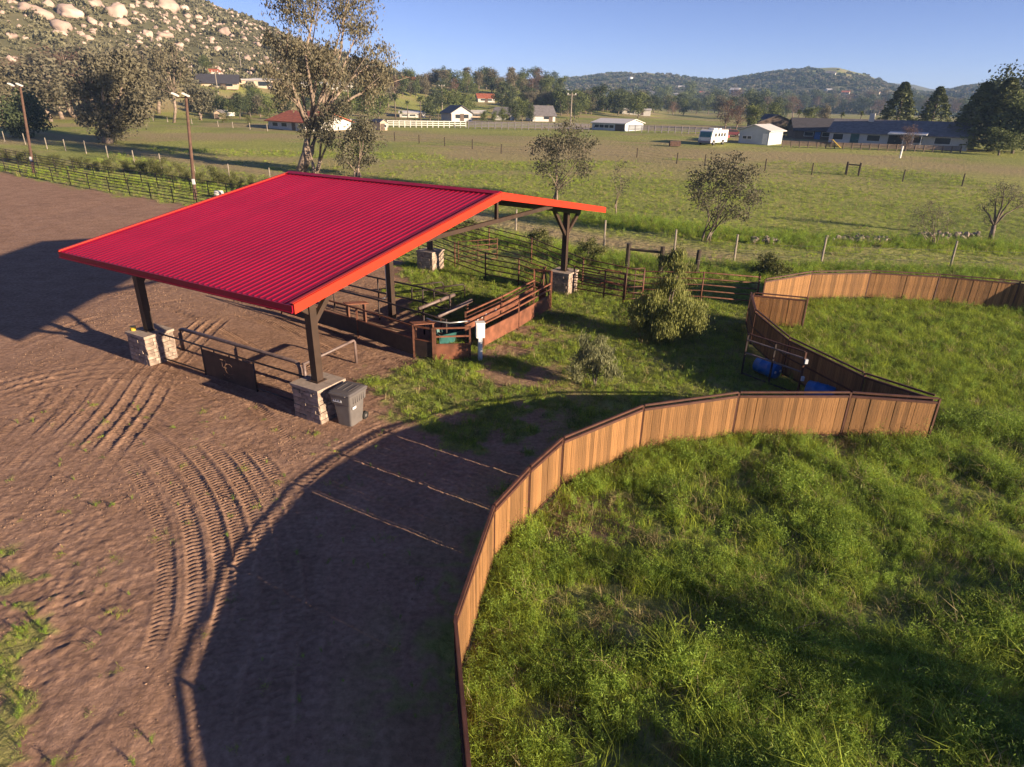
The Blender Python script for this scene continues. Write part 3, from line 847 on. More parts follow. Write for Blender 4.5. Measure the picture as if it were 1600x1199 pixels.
pipe_fence('near dark pipe rail fence along the edge of the dirt arena', PF1, 1.5, 5, 'pipe_dark', .03, .045, 2)
pipe_fence('second dark pipe fence running just behind the arena fence, in front of the hedge', PF2, 1.5, 5, 'pipe_dark', .03, .045, 3)
pipe_fence('rusty pipe pen fence running from the back plinth to the chute head', [(-6.6, 44.5), (-3.75, 40.4), (-1.7, 37.7), (.26, 36.3), (1.6, 34.4)], 1.55, 5)
pipe_fence('rear rusty pipe fence of the corral, in front of the roadside weeds', [(-9.0, 53.0), (-5.1, 49.4), (-1.8, 45.5), (1.1, 42.0), (3.93, 36.5), (6.9, 33.75), (10.05, 33.75), (12.75, 33.0)], 1.6, 5)
pipe_fence('rusty pipe panel between the right rear plinth and the bow gate', [(3.3, 35.0), (4.87, 34.0), (5.83, 33.4)], 1.5, 5)
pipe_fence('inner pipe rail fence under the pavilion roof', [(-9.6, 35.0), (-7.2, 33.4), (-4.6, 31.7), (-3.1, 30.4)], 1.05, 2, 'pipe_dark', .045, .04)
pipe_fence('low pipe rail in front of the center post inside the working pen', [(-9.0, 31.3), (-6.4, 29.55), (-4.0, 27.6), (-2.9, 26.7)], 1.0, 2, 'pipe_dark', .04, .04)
def pipe_gate(label, a, b, h=1.5, rails=5, mt='rust', name='pipe_gate'):
    A, B = Vector((*a, float(hz(*a)))), Vector((*b, float(hz(*b)))); root = thing(name, label, 'gate', A)
    d = B - A
    for q in (d * 0, d): MB().tube([q + Vector((0, 0, .12)), q + Vector((0, 0, h))], .034, 8).build('upright', M[mt], root, smooth=True)
    for k in range(rails):
        z = .18 + (h - .22) * k / (rails - 1)
        MB().tube([Vector((0, 0, z)), d + Vector((0, 0, z))], .026, 6).build('rail', M[mt], root, smooth=True)
    MB().tube([d * .5 + Vector((0, 0, .15)), d * .5 + Vector((0, 0, h - .04))], .022, 6).build('stay', M[mt], root, smooth=True)
    return root
pipe_gate('rusty pipe gate swung open behind the rear stone plinth', (-3.6, 41.2), (-1.15, 42.4), 1.5, 5)
pipe_gate('narrow red pipe gate beside the pepper trees', (5.9, 33.35), (6.85, 33.6), 1.85, 6, 'rail')
def bow_gate():
    p = Vector((5.1, 34.3, 0)); r = thing('bow_hoop', 'pair of curved rusty pipe hoops fixed to the corral gate', 'pipe hoop', p)
    MB().tube([(-.6, .1, 1.25), (-.45, .06, 1.42), (0, 0, 1.5), (.6, -.4, 1.5)], .04, 8).build('upper_hoop', M['rust_sheet'], r, smooth=True)
    MB().tube([(-.6, .1, .55), (-.35, .04, .78), (0, 0, .85), (.55, -.35, .85)], .04, 8).build('lower_hoop', M['rust_sheet'], r, smooth=True)
bow_gate()

# ------------------------------------------------------------------ cattle alley of rusty sheet steel
def sheeted_wall(label, pts, h=1.42, sheet=(.12, .82), rails=(1.42, 1.1), name='sheeted_panel', mt='rust_sheet', side=0.0):
    o = Vector((*pts[0], 0)); root = thing(name, label, 'panel', o)
    for p in pts: MB().box((0, 0, (h + .02) / 2), (.075, .075, h + .02)).build('post', M['rust'], root, Vector((*p, 0)) - o)
    for a, b in zip(pts[:-1], pts[1:]):
        A, B = Vector((*a, 0)) - o, Vector((*b, 0)) - o; x = (B - A).normalized(); nr = Vector((-x.y, x.x, 0)) * side
        MB().bar(A + x * .04 + nr + Vector((0, 0, (sheet[0] + sheet[1]) / 2)), B - x * .04 + nr + Vector((0, 0, (sheet[0] + sheet[1]) / 2)), .02, sheet[1] - sheet[0]).build('sheet', M[mt], root)
        MB().bar(A + x * .04 + nr + Vector((0, 0, sheet[1] + .025)), B - x * .04 + nr + Vector((0, 0, sheet[1] + .025)), .05, .045).build('sheet_edge', M['rust_sheet'], root)
        for z in rails: MB().bar(A + x * .04 + Vector((0, 0, z - .03)), B - x * .04 + Vector((0, 0, z - .03)), .06, .06).build('rail', M['rust_sheet'], root)
    return root
sheeted_wall('long rusty sheet-steel alley wall leading to the chute head, nearer wall', [(-1.25, 26.0), (.25, 28.6), (1.85, 31.7)], 1.42, (.1, .78), (1.42, 1.14))
sheeted_wall('far rusty sheet-steel alley wall with worn pale patches, parallel to the nearer one', [(-2.05, 26.6), (-.55, 29.2), (1.05, 32.3)], 1.42, (.5, 1.0), (1.42, 1.2))
sheeted_wall('sheet-steel side of the working pen, coloured dark as shade, below the pavilion', [(-11.3, 30.2), (-9.2, 28.7), (-6.85, 27.05), (-4.03, 24.75), (-3.2, 24.42)], 1.40, (.12, .80), (1.40,), mt='pipe_dark')  # sheet takes a darker colour than the other walls, standing in for shade
sheeted_wall('short sunlit rusty end panel with two open rails beside the white meter box', [(-3.12, 24.42), (-1.73, 24.62)], 1.43, (.06, .68), (1.43, 1.08, .74))
def white_marks():
    r = thing('paint_splash', 'row of white splashes on the sheet steel of the far alley wall', 'paint mark', (-1.2, 28.0, .75))
    a, b = Vector((-2.05, 26.6, .75)), Vector((-.55, 29.2, .75)); x = (b - a).normalized(); nr = Vector((x.y, -x.x, 0))
    rs = random.Random(4)
    for t in (.9, 1.25, 1.5, 1.8, 2.1, 2.35, 2.6):
        MB().bar(a + x * t + nr * .016 + Vector((0, 0, .05)) - Vector((-1.2, 28, .75)), a + x * (t + rs.uniform(.06, .15)) + nr * .016 + Vector((0, 0, rs.uniform(.1, .18))) - Vector((-1.2, 28, .75)), .004, rs.uniform(.03, .08)).build('splash', M['white'], r)
white_marks()
def squeeze_head():
    r = thing('chute_head', 'tall rusty steel chute head frame beside the right rear plinth', 'chute', (1.6, 32.6, 0))
    for x, y in ((-.55, 0), (.3, -.45)): MB().box((x, y, .95), (.09, .09, 1.9)).build('upright', M['rust_sheet'], r)
    MB().bar((-.55, 0, 1.88), (.3, -.45, 1.88), .09, .09).build('crossbar', M['rust_sheet'], r)
    MB().bar((-.5, .02, .3), (.0, -.25, 2.1), .06, .06).build('lever', M['rust'], r); MB().bar((.28, -.42, .3), (-.1, -.2, 2.05), .06, .06).build('lever', M['rust'], r)
    MB().bar((-.3, -.13, .6), (.05, -.32, .6), .03, 1.0).build('gate_leaf', M['rust'], r)
squeeze_head()
def meter():
    r = thing('meter_box', 'white electrical meter box on a pale post at the end of the alley', 'meter box', (-1.32, 24.62, 0), .25)
    MB().box((0, 0, .5), (.16, .14, 1.0)).build('post', M['whitebox'], r)
    MB().box((0, 0, 1.30), (.34, .26, .6)).build('enclosure', M['white'], r)
    MB().box((.0, -.134, 1.30), (.26, .012, .5)).build('door', M['whitebox'], r); MB().box((0, 0, 1.62), (.38, .30, .04)).build('cover', M['white'], r)
    MB().tube([(-.06, .1, 0), (-.06, .1, 1.0)], .025, 8).build('conduit', M['chrome'], r)
meter()
def trough():
    r = thing('teal_trough', 'teal plastic water trough at the corner of the working pen', 'trough', (-2.75, 27.0, 0), -.9); r.scale = (.85, .85, .8)
    MB().prism([(-.45, 0), (.45, 0), (.55, .6), (.47, .6), (.38, .08), (-.38, .08), (-.47, .6), (-.55, .6)], (0, -.95, 0), (0, .95, 0), (1, 0, 0), (0, 0, 1)).build('basin', M['teal'], r)
    for y in (-.96, .96): MB().box((0, y, .32), (.98, .06, .62)).build('end_wall', M['teal'], r)
    MB().tube([(-.5, -1.1, 1.32), (.2, -1.1, 1.36), (.9, -.6, 1.36), (1.2, .4, 1.36)], .04, 8).build('guard_rail', M['chrome'], r, smooth=True)
trough()
def working_bits():
    for k, (a, b, z, lb) in enumerate((((-4.5, 29.5), (-3.0, 31.6), .62, 'heavy grey pipe laid across the rails near the center post'), ((-3.4, 27.4), (-2.0, 29.7), .9, 'grey pipe resting above the teal trough'))):
        o = Vector((*a, z)); d = Vector((b[0] - a[0], b[1] - a[1], .12))
        r = thing('loose_pipe', lb, 'pipe', o); MB().tube([(0, 0, 0), d], .09, 10).build('pipe', M['pipe_grey'], r, smooth=True)
        for t in (.12, .88): MB().box(d * t + Vector((0, 0, -z / 2 - .02)), (.08, .08, z - .04)).build('stand', M['rust'], r)
    for k, (x, y, rz_, lb) in enumerate(((-3.85, 26.3, .6, 'rusty steel ramp plate at the inner corner of the working pen'), (-7.35, 29.0, .6, 'small rusty steel bench plate next to the center post'))):
        r = thing('steel_plate', lb, 'plate', (x, y, 0), rz_)
        MB().box((0, 0, 1.0), (1.1, .42, .04), Matrix.Rotation(R(6), 3, 'Y')).build('top', M['rust_sheet'], r)
        for s in (-.4, .4): MB().box((s, 0, .48), (.07, .3, .95)).build('leg', M['rust'], r)
    for k, (x, y, rz_, lb) in enumerate(((-4.6, 33.6, .5, 'low bent pipe hoop on the grass behind the center post'), (-3.4, 33.2, .55, 'second low bent pipe hoop, nearer the alley'))):
        r = thing('pipe_hoop', lb, 'pipe hoop', (x, y, 0), rz_)
        MB().tube([(-.9, 0, 0), (-.9, 0, .6), (-.8, 0, .75), (.8, 0, .75), (.9, 0, .6), (.9, 0, 0)], .04, 8).build('hoop', M['pipe_dark'], r, smooth=True)
        MB().tube([(-.88, 0, .4), (.88, 0, .4)], .03, 8).build('bar', M['pipe_dark'], r, smooth=True)
working_bits()

# ------------------------------------------------------------------ metal frame gate and blue drums
def frame_gate():
    A, B = Vector((9.02, 23.5, 0)), Vector((10.45, 21.6, 0)); r = thing('frame_gate', 'dark square-tube gate panel in front of the blue drums', 'gate', A)
    d = B - A; h = 1.75; up = Vector((0, 0, 1))
    for t in (0, .5, 1): MB().bar(d * t + up * .06, d * t + up * h, .06, .06).build('upright', M['rail'] if t == 1 else M['pipe_dark'], r)
    for z, m_ in ((h, 'rail'), (1.5, 'pipe_grey'), (.98, 'pipe_grey'), (.12, 'pipe_dark')): MB().bar(d * .02 + up * z, d * .98 + up * z, .045, .05).build('rail', M[m_], r)
    for z in (1.42, .75): MB().box(d * 1.03 + up * z, (.10, .10, .16)).build('hinge', M['whitebox'], r)
frame_gate()
def drum(loc, rz_, label):
    r = thing('blue_drum', label, 'drum', loc, rz_)
    prof = [(0, .06), (.0, .27), (.03, .30), (.28, .31), (.30, .33), (.33, .31), (.62, .31), (.65, .33), (.68, .31), (.93, .30), (.96, .27), (.96, .06)]
    MB().tube([(x - .48, 0, .33) for x, _ in prof], [q for _, q in prof], 24).build('shell', M['blue'], r, smooth=True)
    MB().tube([(.478, .15, .33), (.50, .15, .33)], .05, 10).build('bung', M['white'], r); MB().tube([(.478, -.15, .33), (.50, -.15, .33)], .05, 10).build('bung', M['white'], r)
drum((10.02, 23.6, 0), -1.0, 'blue plastic drum lying on its side behind the frame gate'); drum((11.15, 21.35, 0), -.75, 'blue plastic drum right of the frame gate, half hidden by the near fence')

# ------------------------------------------------------------------ post and wire fences
def wire_fence(label, pts, h=1.25, r=.07, mt='wood_post', wires=(.35, .7, 1.1), name='wire_fence', sub=1, lean=.04):
    pts = [Vector(p) for p in pts]
    P = []
    for a, b in zip(pts[:-1], pts[1:]):
        for k in range(sub): P.append(a.lerp(b, k / sub))
    P.append(pts[-1])
    for p in P: p.z = float(hz(p.x, p.y))
    o = P[0].copy(); root = thing(name, label, 'fence', o); rs = random.Random(len(P))
    for p in P:
        t = Vector((rs.uniform(-lean, lean), rs.uniform(-lean, lean), 0))
        MB().tube([(0, 0, -.15), t + Vector((0, 0, h * rs.uniform(.93, 1.08)))], [r, r * .9], 7).build('post', M[mt], root, p - o)
    for w in wires:
        MB().tube([p - o + Vector((0, 0, w)) for p in P], .008, 4).build('wire', M['wire'], root)
    return root
WOOD = [gp(*p) for p in ((8, 222), (40, 226), (74, 233), (103, 236), (135, 240), (169, 247), (210, 255), (252, 263), (305, 272), (359, 281), (423, 287))] + [gp(*p) for p in ((806, 360), (944, 383), (1053, 398), (1147, 407), (1283, 411), (1485, 417), (1690, 424))]
wire_fence('line of pale weathered wooden posts with wire along the near edge of the field', WOOD, 1.7, .075)
wire_fence('far post and wire fence crossing the middle of the field', [gp(*p) for p in ((580, 217), (617, 220), (655, 224), (695, 228), (738, 233), (783, 240), (832, 242), (905, 245), (995, 246), (1057, 256), (1101, 258), (1147, 262), (1195, 267), (1268, 273), (1322, 274), (1410, 284), (1503, 291), (1640, 300))], 1.5, .09, 'wood_dark')
wire_fence('thin fence along the left foot of the field under the big trees', [gp(*p) for p in ((240, 190), (262, 191), (300, 194), (341, 198), (364, 200), (391, 203), (418, 205))], 1.3, .10, 'wood_post', (.6, 1.15))
def h_brace(label, a, b, h):
    r = thing('brace_post_pair', label, 'fence posts', a); d = b - a
    for q in (Vector((0, 0, 0)), d): MB().tube([q + Vector((0, 0, -.1)), q + Vector((0, 0, h))], .14, 8).build('post', M['wood_dark'], r)
    MB().tube([Vector((0, 0, h * .8)), d + Vector((0, 0, h * .8))], .08, 8).build('crossbar', M['wood_dark'], r)
h_brace('dark H-shaped brace of two posts in the far field fence', gp(1321, 273), gp(1341, 275), 1.7)
h_brace('dark wooden H-brace with crossbar behind the corral fence', gp(979, 424, 0), gp(1031, 430, 0), 1.75)
def lone_post(x, y, h, label, mt='wood_dark', rad=.14):
    p = gp(x, y); r = thing('fence_post', label, 'post', p); MB().tube([(0, 0, -.1), (.02, 0, h - .05), (.02, 0, h)], [rad, rad * .95, rad * .7], 9).build('shaft', M[mt], r); MB().tube([(.02, 0, h * .6), (.02, 0, h * .62)], rad * 1.06, 9).build('wire_band', M['wire'], r)
lone_post(1087, 431, 1.6, 'single dark post right of the H-brace, behind the pepper tree')
lone_post(1406, 247, 1.9, 'bare white marker post under the leafless tree in the field', 'white', .16)

# rubble heaps along the field edge
def rubble():
    mes = []
    rs = random.Random(11)
    for k in range(4):
        import bmesh
        bm = bmesh.new(); bmesh.ops.create_icosphere(bm, subdivisions=1, radius=.5)
        for v in bm.verts: v.co *= rs.uniform(.7, 1.2); v.co.z *= .7
        me = bpy.data.meshes.new('stone'); bm.to_mesh(me); bm.free(); me.materials.append(M['rubble']); mes.append(me)
    for (x0, x1, y, n, lb) in ((1290, 1395, 377, 100, 'long heap of broken rubble stones at the field edge'), (1440, 1530, 371, 95, 'rubble heap beside the leafless trees on the right'), (1172, 1215, 378, 45, 'small heap of pale rubble behind the dark bush')):
        c = gp((x0 + x1) / 2, y); r = thing('rubble_heap', lb, 'rubble', c)
        for k in range(n):
            q = gp(x0 + (x1 - x0) * rs.random(), y + rs.uniform(-3, 3)) - c
            o = link('stone', mes[k % 4], r, q + Vector((0, rs.uniform(-.5, .5), rs.uniform(-.1, .28))), rs.uniform(0, 6), rs.uniform(.2, .62)); o.rotation_euler.x = rs.uniform(0, 3)
rubble()

# ------------------------------------------------------------------ light poles
def light_pole(px, py, h, label, lean):
    p = gp(px, py); r = thing('light_pole', label, 'light pole', p)
    MB().tube([(0, 0, -.2), (lean, 0, h)], [.17, .12], 10).build('pole', M['bark'] if False else M['wood_brown'], r)
    MB().bar((lean - .9, 0, h - .15), (lean + .35, 0, h - .15), .10, .10).build('cross_arm', M['wood_brown'], r)
    for x in (-.85, .1):
        MB().box((lean + x, -.2, h + .1), (.62, .34, .12), Matrix.Rotation(R(24), 3, 'Y')).build('floodlight', M['white'], r)
    MB().box((.2, -.12, 1.7), (.22, .18, .5)).build('switch_box', M['whitebox'], r)
M['wood_brown'] = mat('brown_pole_wood', (.105, .058, .042), .85, .3, 3, .3, 15)
light_pole(53, 272, 9.6, 'tall wooden arena light pole at the far left with two floodlights', 1.1)
light_pole(305, 312, 9.3, 'tall wooden arena light pole nearest the red roof with two floodlights', .8)
def white_tank():
    p = gp(343, 309); r = thing('water_tub', 'white tub behind the top left edge of the red roof', 'tub', p); r.scale = (.6, .6, .6)
    MB().tube([(-.7, 0, .65), (-.6, 0, .65), (.6, 0, .65), (.7, 0, .65)], [.35, .5, .5, .35], 14).build('tank', M['white'], r, smooth=True)
    for s in (-.45, .45): MB().box((s, 0, .1), (.12, .8, .3)).build('cradle', M['wood_dark'], r)
white_tank()

# ------------------------------------------------------------------ foliage helpers
def unit(a): return a / np.maximum(np.linalg.norm(a, axis=-1, keepdims=True), 1e-9)
def leaf_np(C, w, h, droop=0.0, g=None, out=None):
    """rhombic leaves centred on C; droop 0 = any way, 1 = hanging"""
    n = len(C); g = g or rng
    ax = unit(g.normal(size=(n, 3)) * (1 - droop * .75) + np.array([0, 0, -1.6]) * droop)
    sd = unit(np.cross(ax, g.normal(size=(n, 3))))
    w = w * g.uniform(.6, 1.4, (n, 1)); h = h * g.uniform(.6, 1.4, (n, 1))
    V = np.stack([C - ax * h / 2, C + sd * w / 2 + ax * h * .05, C + ax * h / 2, C - sd * w / 2 + ax * h * .05], 1).reshape(-1, 3)
    F = np.arange(n * 4).reshape(n, 4)
    lv = np.repeat(g.uniform(0, 1, n), 4)
    return V, F, lv
def leaf_mesh(name, C, w, h, m, droop=0.0, seed=1):
    V, F, lv = leaf_np(np.asarray(C), w, h, droop, np.random.default_rng(seed))
    return np_mesh(name, V, F, m, False, {'lv': ('FLOAT', lv)})
def crown_pts(blobs, n, seed, sub=9, tight=.30):
    g = np.random.default_rng(seed)
    B = np.array([(*b[:3], b[3] if len(b) > 3 else 1) for b in blobs], float)
    wt = B[:, 3] ** 2; wt /= wt.sum()
    out = []
    for b, k in zip(B, g.multinomial(n, wt)):
        cs = b[:3] + unit(g.normal(size=(sub, 3))) * (b[3] * g.uniform(.35, .95, (sub, 1))) * np.array([1, 1, .85])
        i = g.integers(0, sub, k)
        out.append(cs[i] + g.normal(size=(k, 3)) * b[3] * tight * np.array([1, 1, .8]))
    return np.concatenate(out)
def limbs(m, base, tips, r, seed, bend=.12, fork=.45, n=7):
    """a trunk that forks into limbs reaching the tips"""
    rs = random.Random(seed)
    base = Vector(base); tips = [Vector(t) for t in tips]
    mean = sum(tips, Vector()) / len(tips)
    f = base.lerp(mean, fork); f.x += rs.uniform(-bend, bend) * (mean - base).length * .5
    mid = base.lerp(f, .5) + Vector((rs.uniform(-bend, bend), rs.uniform(-bend, bend), 0)) * (f - base).length * .4
    m.tube([base, mid, f], [r, r * .85, r * .7], n)
    for t in tips:
        a = f.lerp(t, .45) + Vector((rs.uniform(-1, 1), rs.uniform(-1, 1), rs.uniform(0, 1))) * (t - f).length * bend
        m.tube([f, a, t], [r * .5, r * .3, r * .09], 5)
        for k in range(2):
            e = t + Vector((rs.uniform(-1, 1), rs.uniform(-1, 1), rs.uniform(-.2, .8))) * (t - f).length * .3
            m.tube([a.lerp(t, rs.uniform(.2, .8)), e], [r * .16, r * .04], 4)
    return m
def plant(name, label, cat, p, blobs, n, w, h, lm, bark='bark', r=.2, droop=.3, seed=1, stems=1, spread=.0, group=None, tight=.30, fork=.45, sub=9):
    root = thing(name, label, cat, p, 0, group)
    rs = random.Random(seed)
    m = MB(); tips = [b[:3] for b in blobs]
    for s in range(stems):
        tt = tips[s::stems] or tips
        limbs(m, (rs.uniform(-spread, spread), rs.uniform(-spread, spread), -.1), tt, r, seed + s, fork=fork)
    m.build('trunk', M[bark], root, smooth=True)
    link('crown', leaf_mesh('crown', crown_pts(blobs, n, seed, sub, tight), w, h, M[lm], droop, seed), root)
    return root
def px_blobs(p, L, depth=.5, seed=1):
    """crown masses seen at (x, y) with radius in photo pixels, at the distance of the tree p"""
    rs = random.Random(seed); k = mpp(p) ; out = []
    for x, y, r in L:
        q = at_r(x, y, p) - p
        rr = r * k
        ax = Vector((p.x, p.y, 0)).normalized()
        q += ax * rs.uniform(-1, 1) * rr * depth
        out.append((q.x, q.y, q.z, rr))
    return out

# ------------------------------------------------------------------ trees one can tell apart
p = gp(465, 271)
plant('eucalyptus_tree', 'tallest eucalyptus with airy brown-green crown behind the red roof', 'tree', p,
      px_blobs(p, [(470, 10, 42), (500, -25, 40), (545, 0, 38), (560, 45, 26), (460, 70, 36), (500, 75, 34), (440, 110, 30), (478, 120, 34), (520, 125, 28), (455, 150, 26), (560, 110, 30), (590, 90, 26), (600, 125, 22), (570, 145, 24), (425, 60, 16), (545, -45, 40)], .6, 3), 19000, .15, .40, 'L_euc', 'bark_pale', .50, .6, 5, 2, .5, fork=.36, tight=.24, sub=18)
p = gp(498, 272)
plant('leaning_tree', 'leaning thin-stemmed grey tree beside the tall eucalyptus', 'tree', p,
      px_blobs(p, [(500, 195, 20), (520, 180, 20), (478, 205, 14), (535, 165, 16), (515, 215, 15)], .6, 4), 2300, .16, .34, 'L_grey', 'bark_pale', .26, .4, 8, 3, .5, fork=.3)
p = gp(560, 276)
plant('grey_shrub_tree', 'dense bushy grey-green tree right of the tall eucalyptus', 'tree', p,
      px_blobs(p, [(560, 205, 24), (540, 225, 20), (578, 228, 22), (555, 245, 22), (570, 195, 16), (580, 250, 12), (535, 248, 12)], .8, 5), 4200, .16, .32, 'L_grey', 'bark_pale', .16, .3, 9, 4, .5, fork=.25)
p = gp(868, 312)
plant('roadside_tree', 'olive-grey round tree behind the right eave of the red roof', 'tree', p,
      px_blobs(p, [(880, 215, 24), (855, 230, 22), (905, 235, 24), (870, 255, 26), (850, 262, 16), (905, 265, 20), (890, 200, 14), (925, 225, 12), (875, 290, 14)], .8, 6), 4600, .11, .26, 'L_grey', 'bark_pale', .13, .3, 12, 3, .35, fork=.3)
p = gp(963, 337)
plant('sapling', 'thin bare sapling standing in the field between two leafy trees', 'tree', p,
      px_blobs(p, [(968, 262, 10), (960, 280, 9), (975, 285, 10), (966, 300, 9)], .8, 7), 420, .07, .2, 'L_grey', 'bark_pale', .06, .3, 13, 2, .15, fork=.4)
p = gp(1105, 377)
plant('roadside_tree', 'wide grey-green tree with thin stems in front of the motorhome field', 'tree', p,
      px_blobs(p, [(1130, 265, 24), (1095, 275, 22), (1165, 270, 22), (1145, 300, 26), (1105, 310, 20), (1175, 305, 18), (1130, 330, 20), (1090, 300, 14), (1160, 335, 14), (1155, 248, 12)], .9, 8), 5000, .085, .21, 'L_grey', 'bark', .10, .3, 14, 4, .45, fork=.22)
p = gp(1452, 383)
plant('bare_shrub', 'leafless twiggy shrub at the rubble heap', 'shrub', p,
      px_blobs(p, [(1440, 335, 14), (1465, 330, 16), (1478, 350, 13), (1432, 350, 11), (1455, 350, 14), (1450, 318, 9)], .9, 9), 1150, .03, .30, 'L_grey', 'bark_pale', .07, .0, 15, 5, .3, fork=.2)
p = gp(1548, 374)
plant('bare_tree', 'leafless tree with a thick short trunk near the right edge', 'tree', p,
      px_blobs(p, [(1555, 310, 18), (1585, 305, 18), (1535, 325, 13), (1570, 290, 12), (1600, 320, 14), (1545, 345, 8)], .9, 10), 1300, .03, .32, 'L_grey', 'bark', .22, .0, 16, 1, .0, fork=.4)
p = gp(1046, 533, 0)
plant('pepper_tree', 'large drooping yellow-green pepper tree in front of the corral fence', 'tree', p,
      px_blobs(p, [(1052, 440, 16), (1062, 420, 11), (1045, 462, 26), (1025, 480, 26), (1066, 480, 26), (1006, 494, 24), (1045, 500, 28), (1084, 496, 25), (1000, 512, 16), (1090, 512, 16), (1030, 515, 18), (1060, 518, 18), (1092, 492, 10)], .9, 11), 17000, .04, .18, 'L_pepper', 'bark', .10, .85, 17, 2, .2, tight=.26)
p = gp(1056, 460, 0)
plant('pepper_tree', 'smaller pepper tree rising behind the corral rails', 'tree', p,
      px_blobs(p, [(1055, 400, 15), (1045, 415, 17), (1068, 418, 17), (1055, 435, 18), (1040, 438, 11), (1075, 440, 12)], .9, 12), 5200, .045, .2, 'L_pepper', 'bark', .08, .8, 18, 1, .1, tight=.27)
p = gp(928, 606, 0)
plant('willowy_sapling', 'small pale drooping sapling in the yard grass beyond the near fence', 'tree', p,
      px_blobs(p, [(925, 545, 17), (908, 560, 18), (945, 560, 19), (925, 575, 20), (900, 580, 13), (955, 580, 14), (915, 528, 9), (938, 530, 9)], .9, 13), 7500, .026, .15, 'L_pale', 'bark', .05, .7, 19, 2, .08, tight=.30)
for x, y, L, lb, n, lm in ((1203, 432, [(1200, 412, 16), (1186, 420, 13), (1218, 418, 14), (1205, 402, 10), (1230, 424, 8)], 'dark rounded bush behind the start of the far pen fence', 2600, 'L_bush'),
                     (922, 415, [(922, 380, 12), (912, 392, 13), (932, 395, 13), (920, 403, 12)], 'spiky light green bush behind the right rear post', 2000, 'L_bush'),
                     (845, 392, [(845, 365, 11), (832, 374, 11), (855, 378, 10)], 'leafy bush behind the back corral rails under the eave', 1500, 'L_bush'),
                     (735, 372, [(735, 350, 12), (718, 358, 12), (752, 356, 11), (705, 352, 9)], 'bush seen under the tie beam of the pavilion', 1500, 'L_bush')):
    p = gp(x, y)
    plant('bush', lb, 'bush', p, px_blobs(p, L, 1, x), n, .05, .20, lm, 'bark', .04, .1, x, 3, .2, fork=.25)
p = gp(168, 224)
plant('spreading_tree', 'big spreading brown-green tree standing alone at the left of the field', 'tree', p,
      px_blobs(p, [(165, 110, 30), (200, 115, 28), (140, 140, 26), (180, 150, 32), (215, 160, 26), (150, 175, 22), (185, 185, 28), (165, 205, 18), (130, 190, 12), (215, 185, 18), (195, 95, 20), (140, 100, 18)], .9, 14), 17000, .30, .52, 'L_brown', 'bark_pale', .75, .3, 21, 2, .6)
p = gp(40, 214)
plant('dark_oak', 'dark dense oak behind the far left light pole', 'tree', p,
      px_blobs(p, [(45, 165, 24), (20, 180, 24), (55, 188, 20), (30, 200, 20), (5, 170, 20)], 1, 15), 3600, .35, .55, 'L_dark', 'bark', .5, .1, 22, 2, .6)
p = gp(272, 192)
plant('slender_gum', 'slender gum tree with pale trunk left of the nearer light pole', 'tree', p,
      px_blobs(p, [(262, 95, 22), (240, 110, 18), (275, 120, 22), (255, 140, 18), (285, 100, 14), (268, 75, 14), (245, 85, 12)], .9, 16), 3000, .36, .6, 'L_euc', 'bark_pale', .38, .4, 23, 1, .0, fork=.5)
p = gp(312, 188)
plant('slender_gum', 'pair of grey-green gum trees right of the nearer light pole', 'tree', p,
      px_blobs(p, [(308, 145, 18), (325, 150, 14), (300, 165, 14), (318, 168, 14), (295, 140, 10)], .9, 17), 2200, .36, .6, 'L_grey', 'bark_pale', .3, .3, 24, 2, .6, fork=.4)

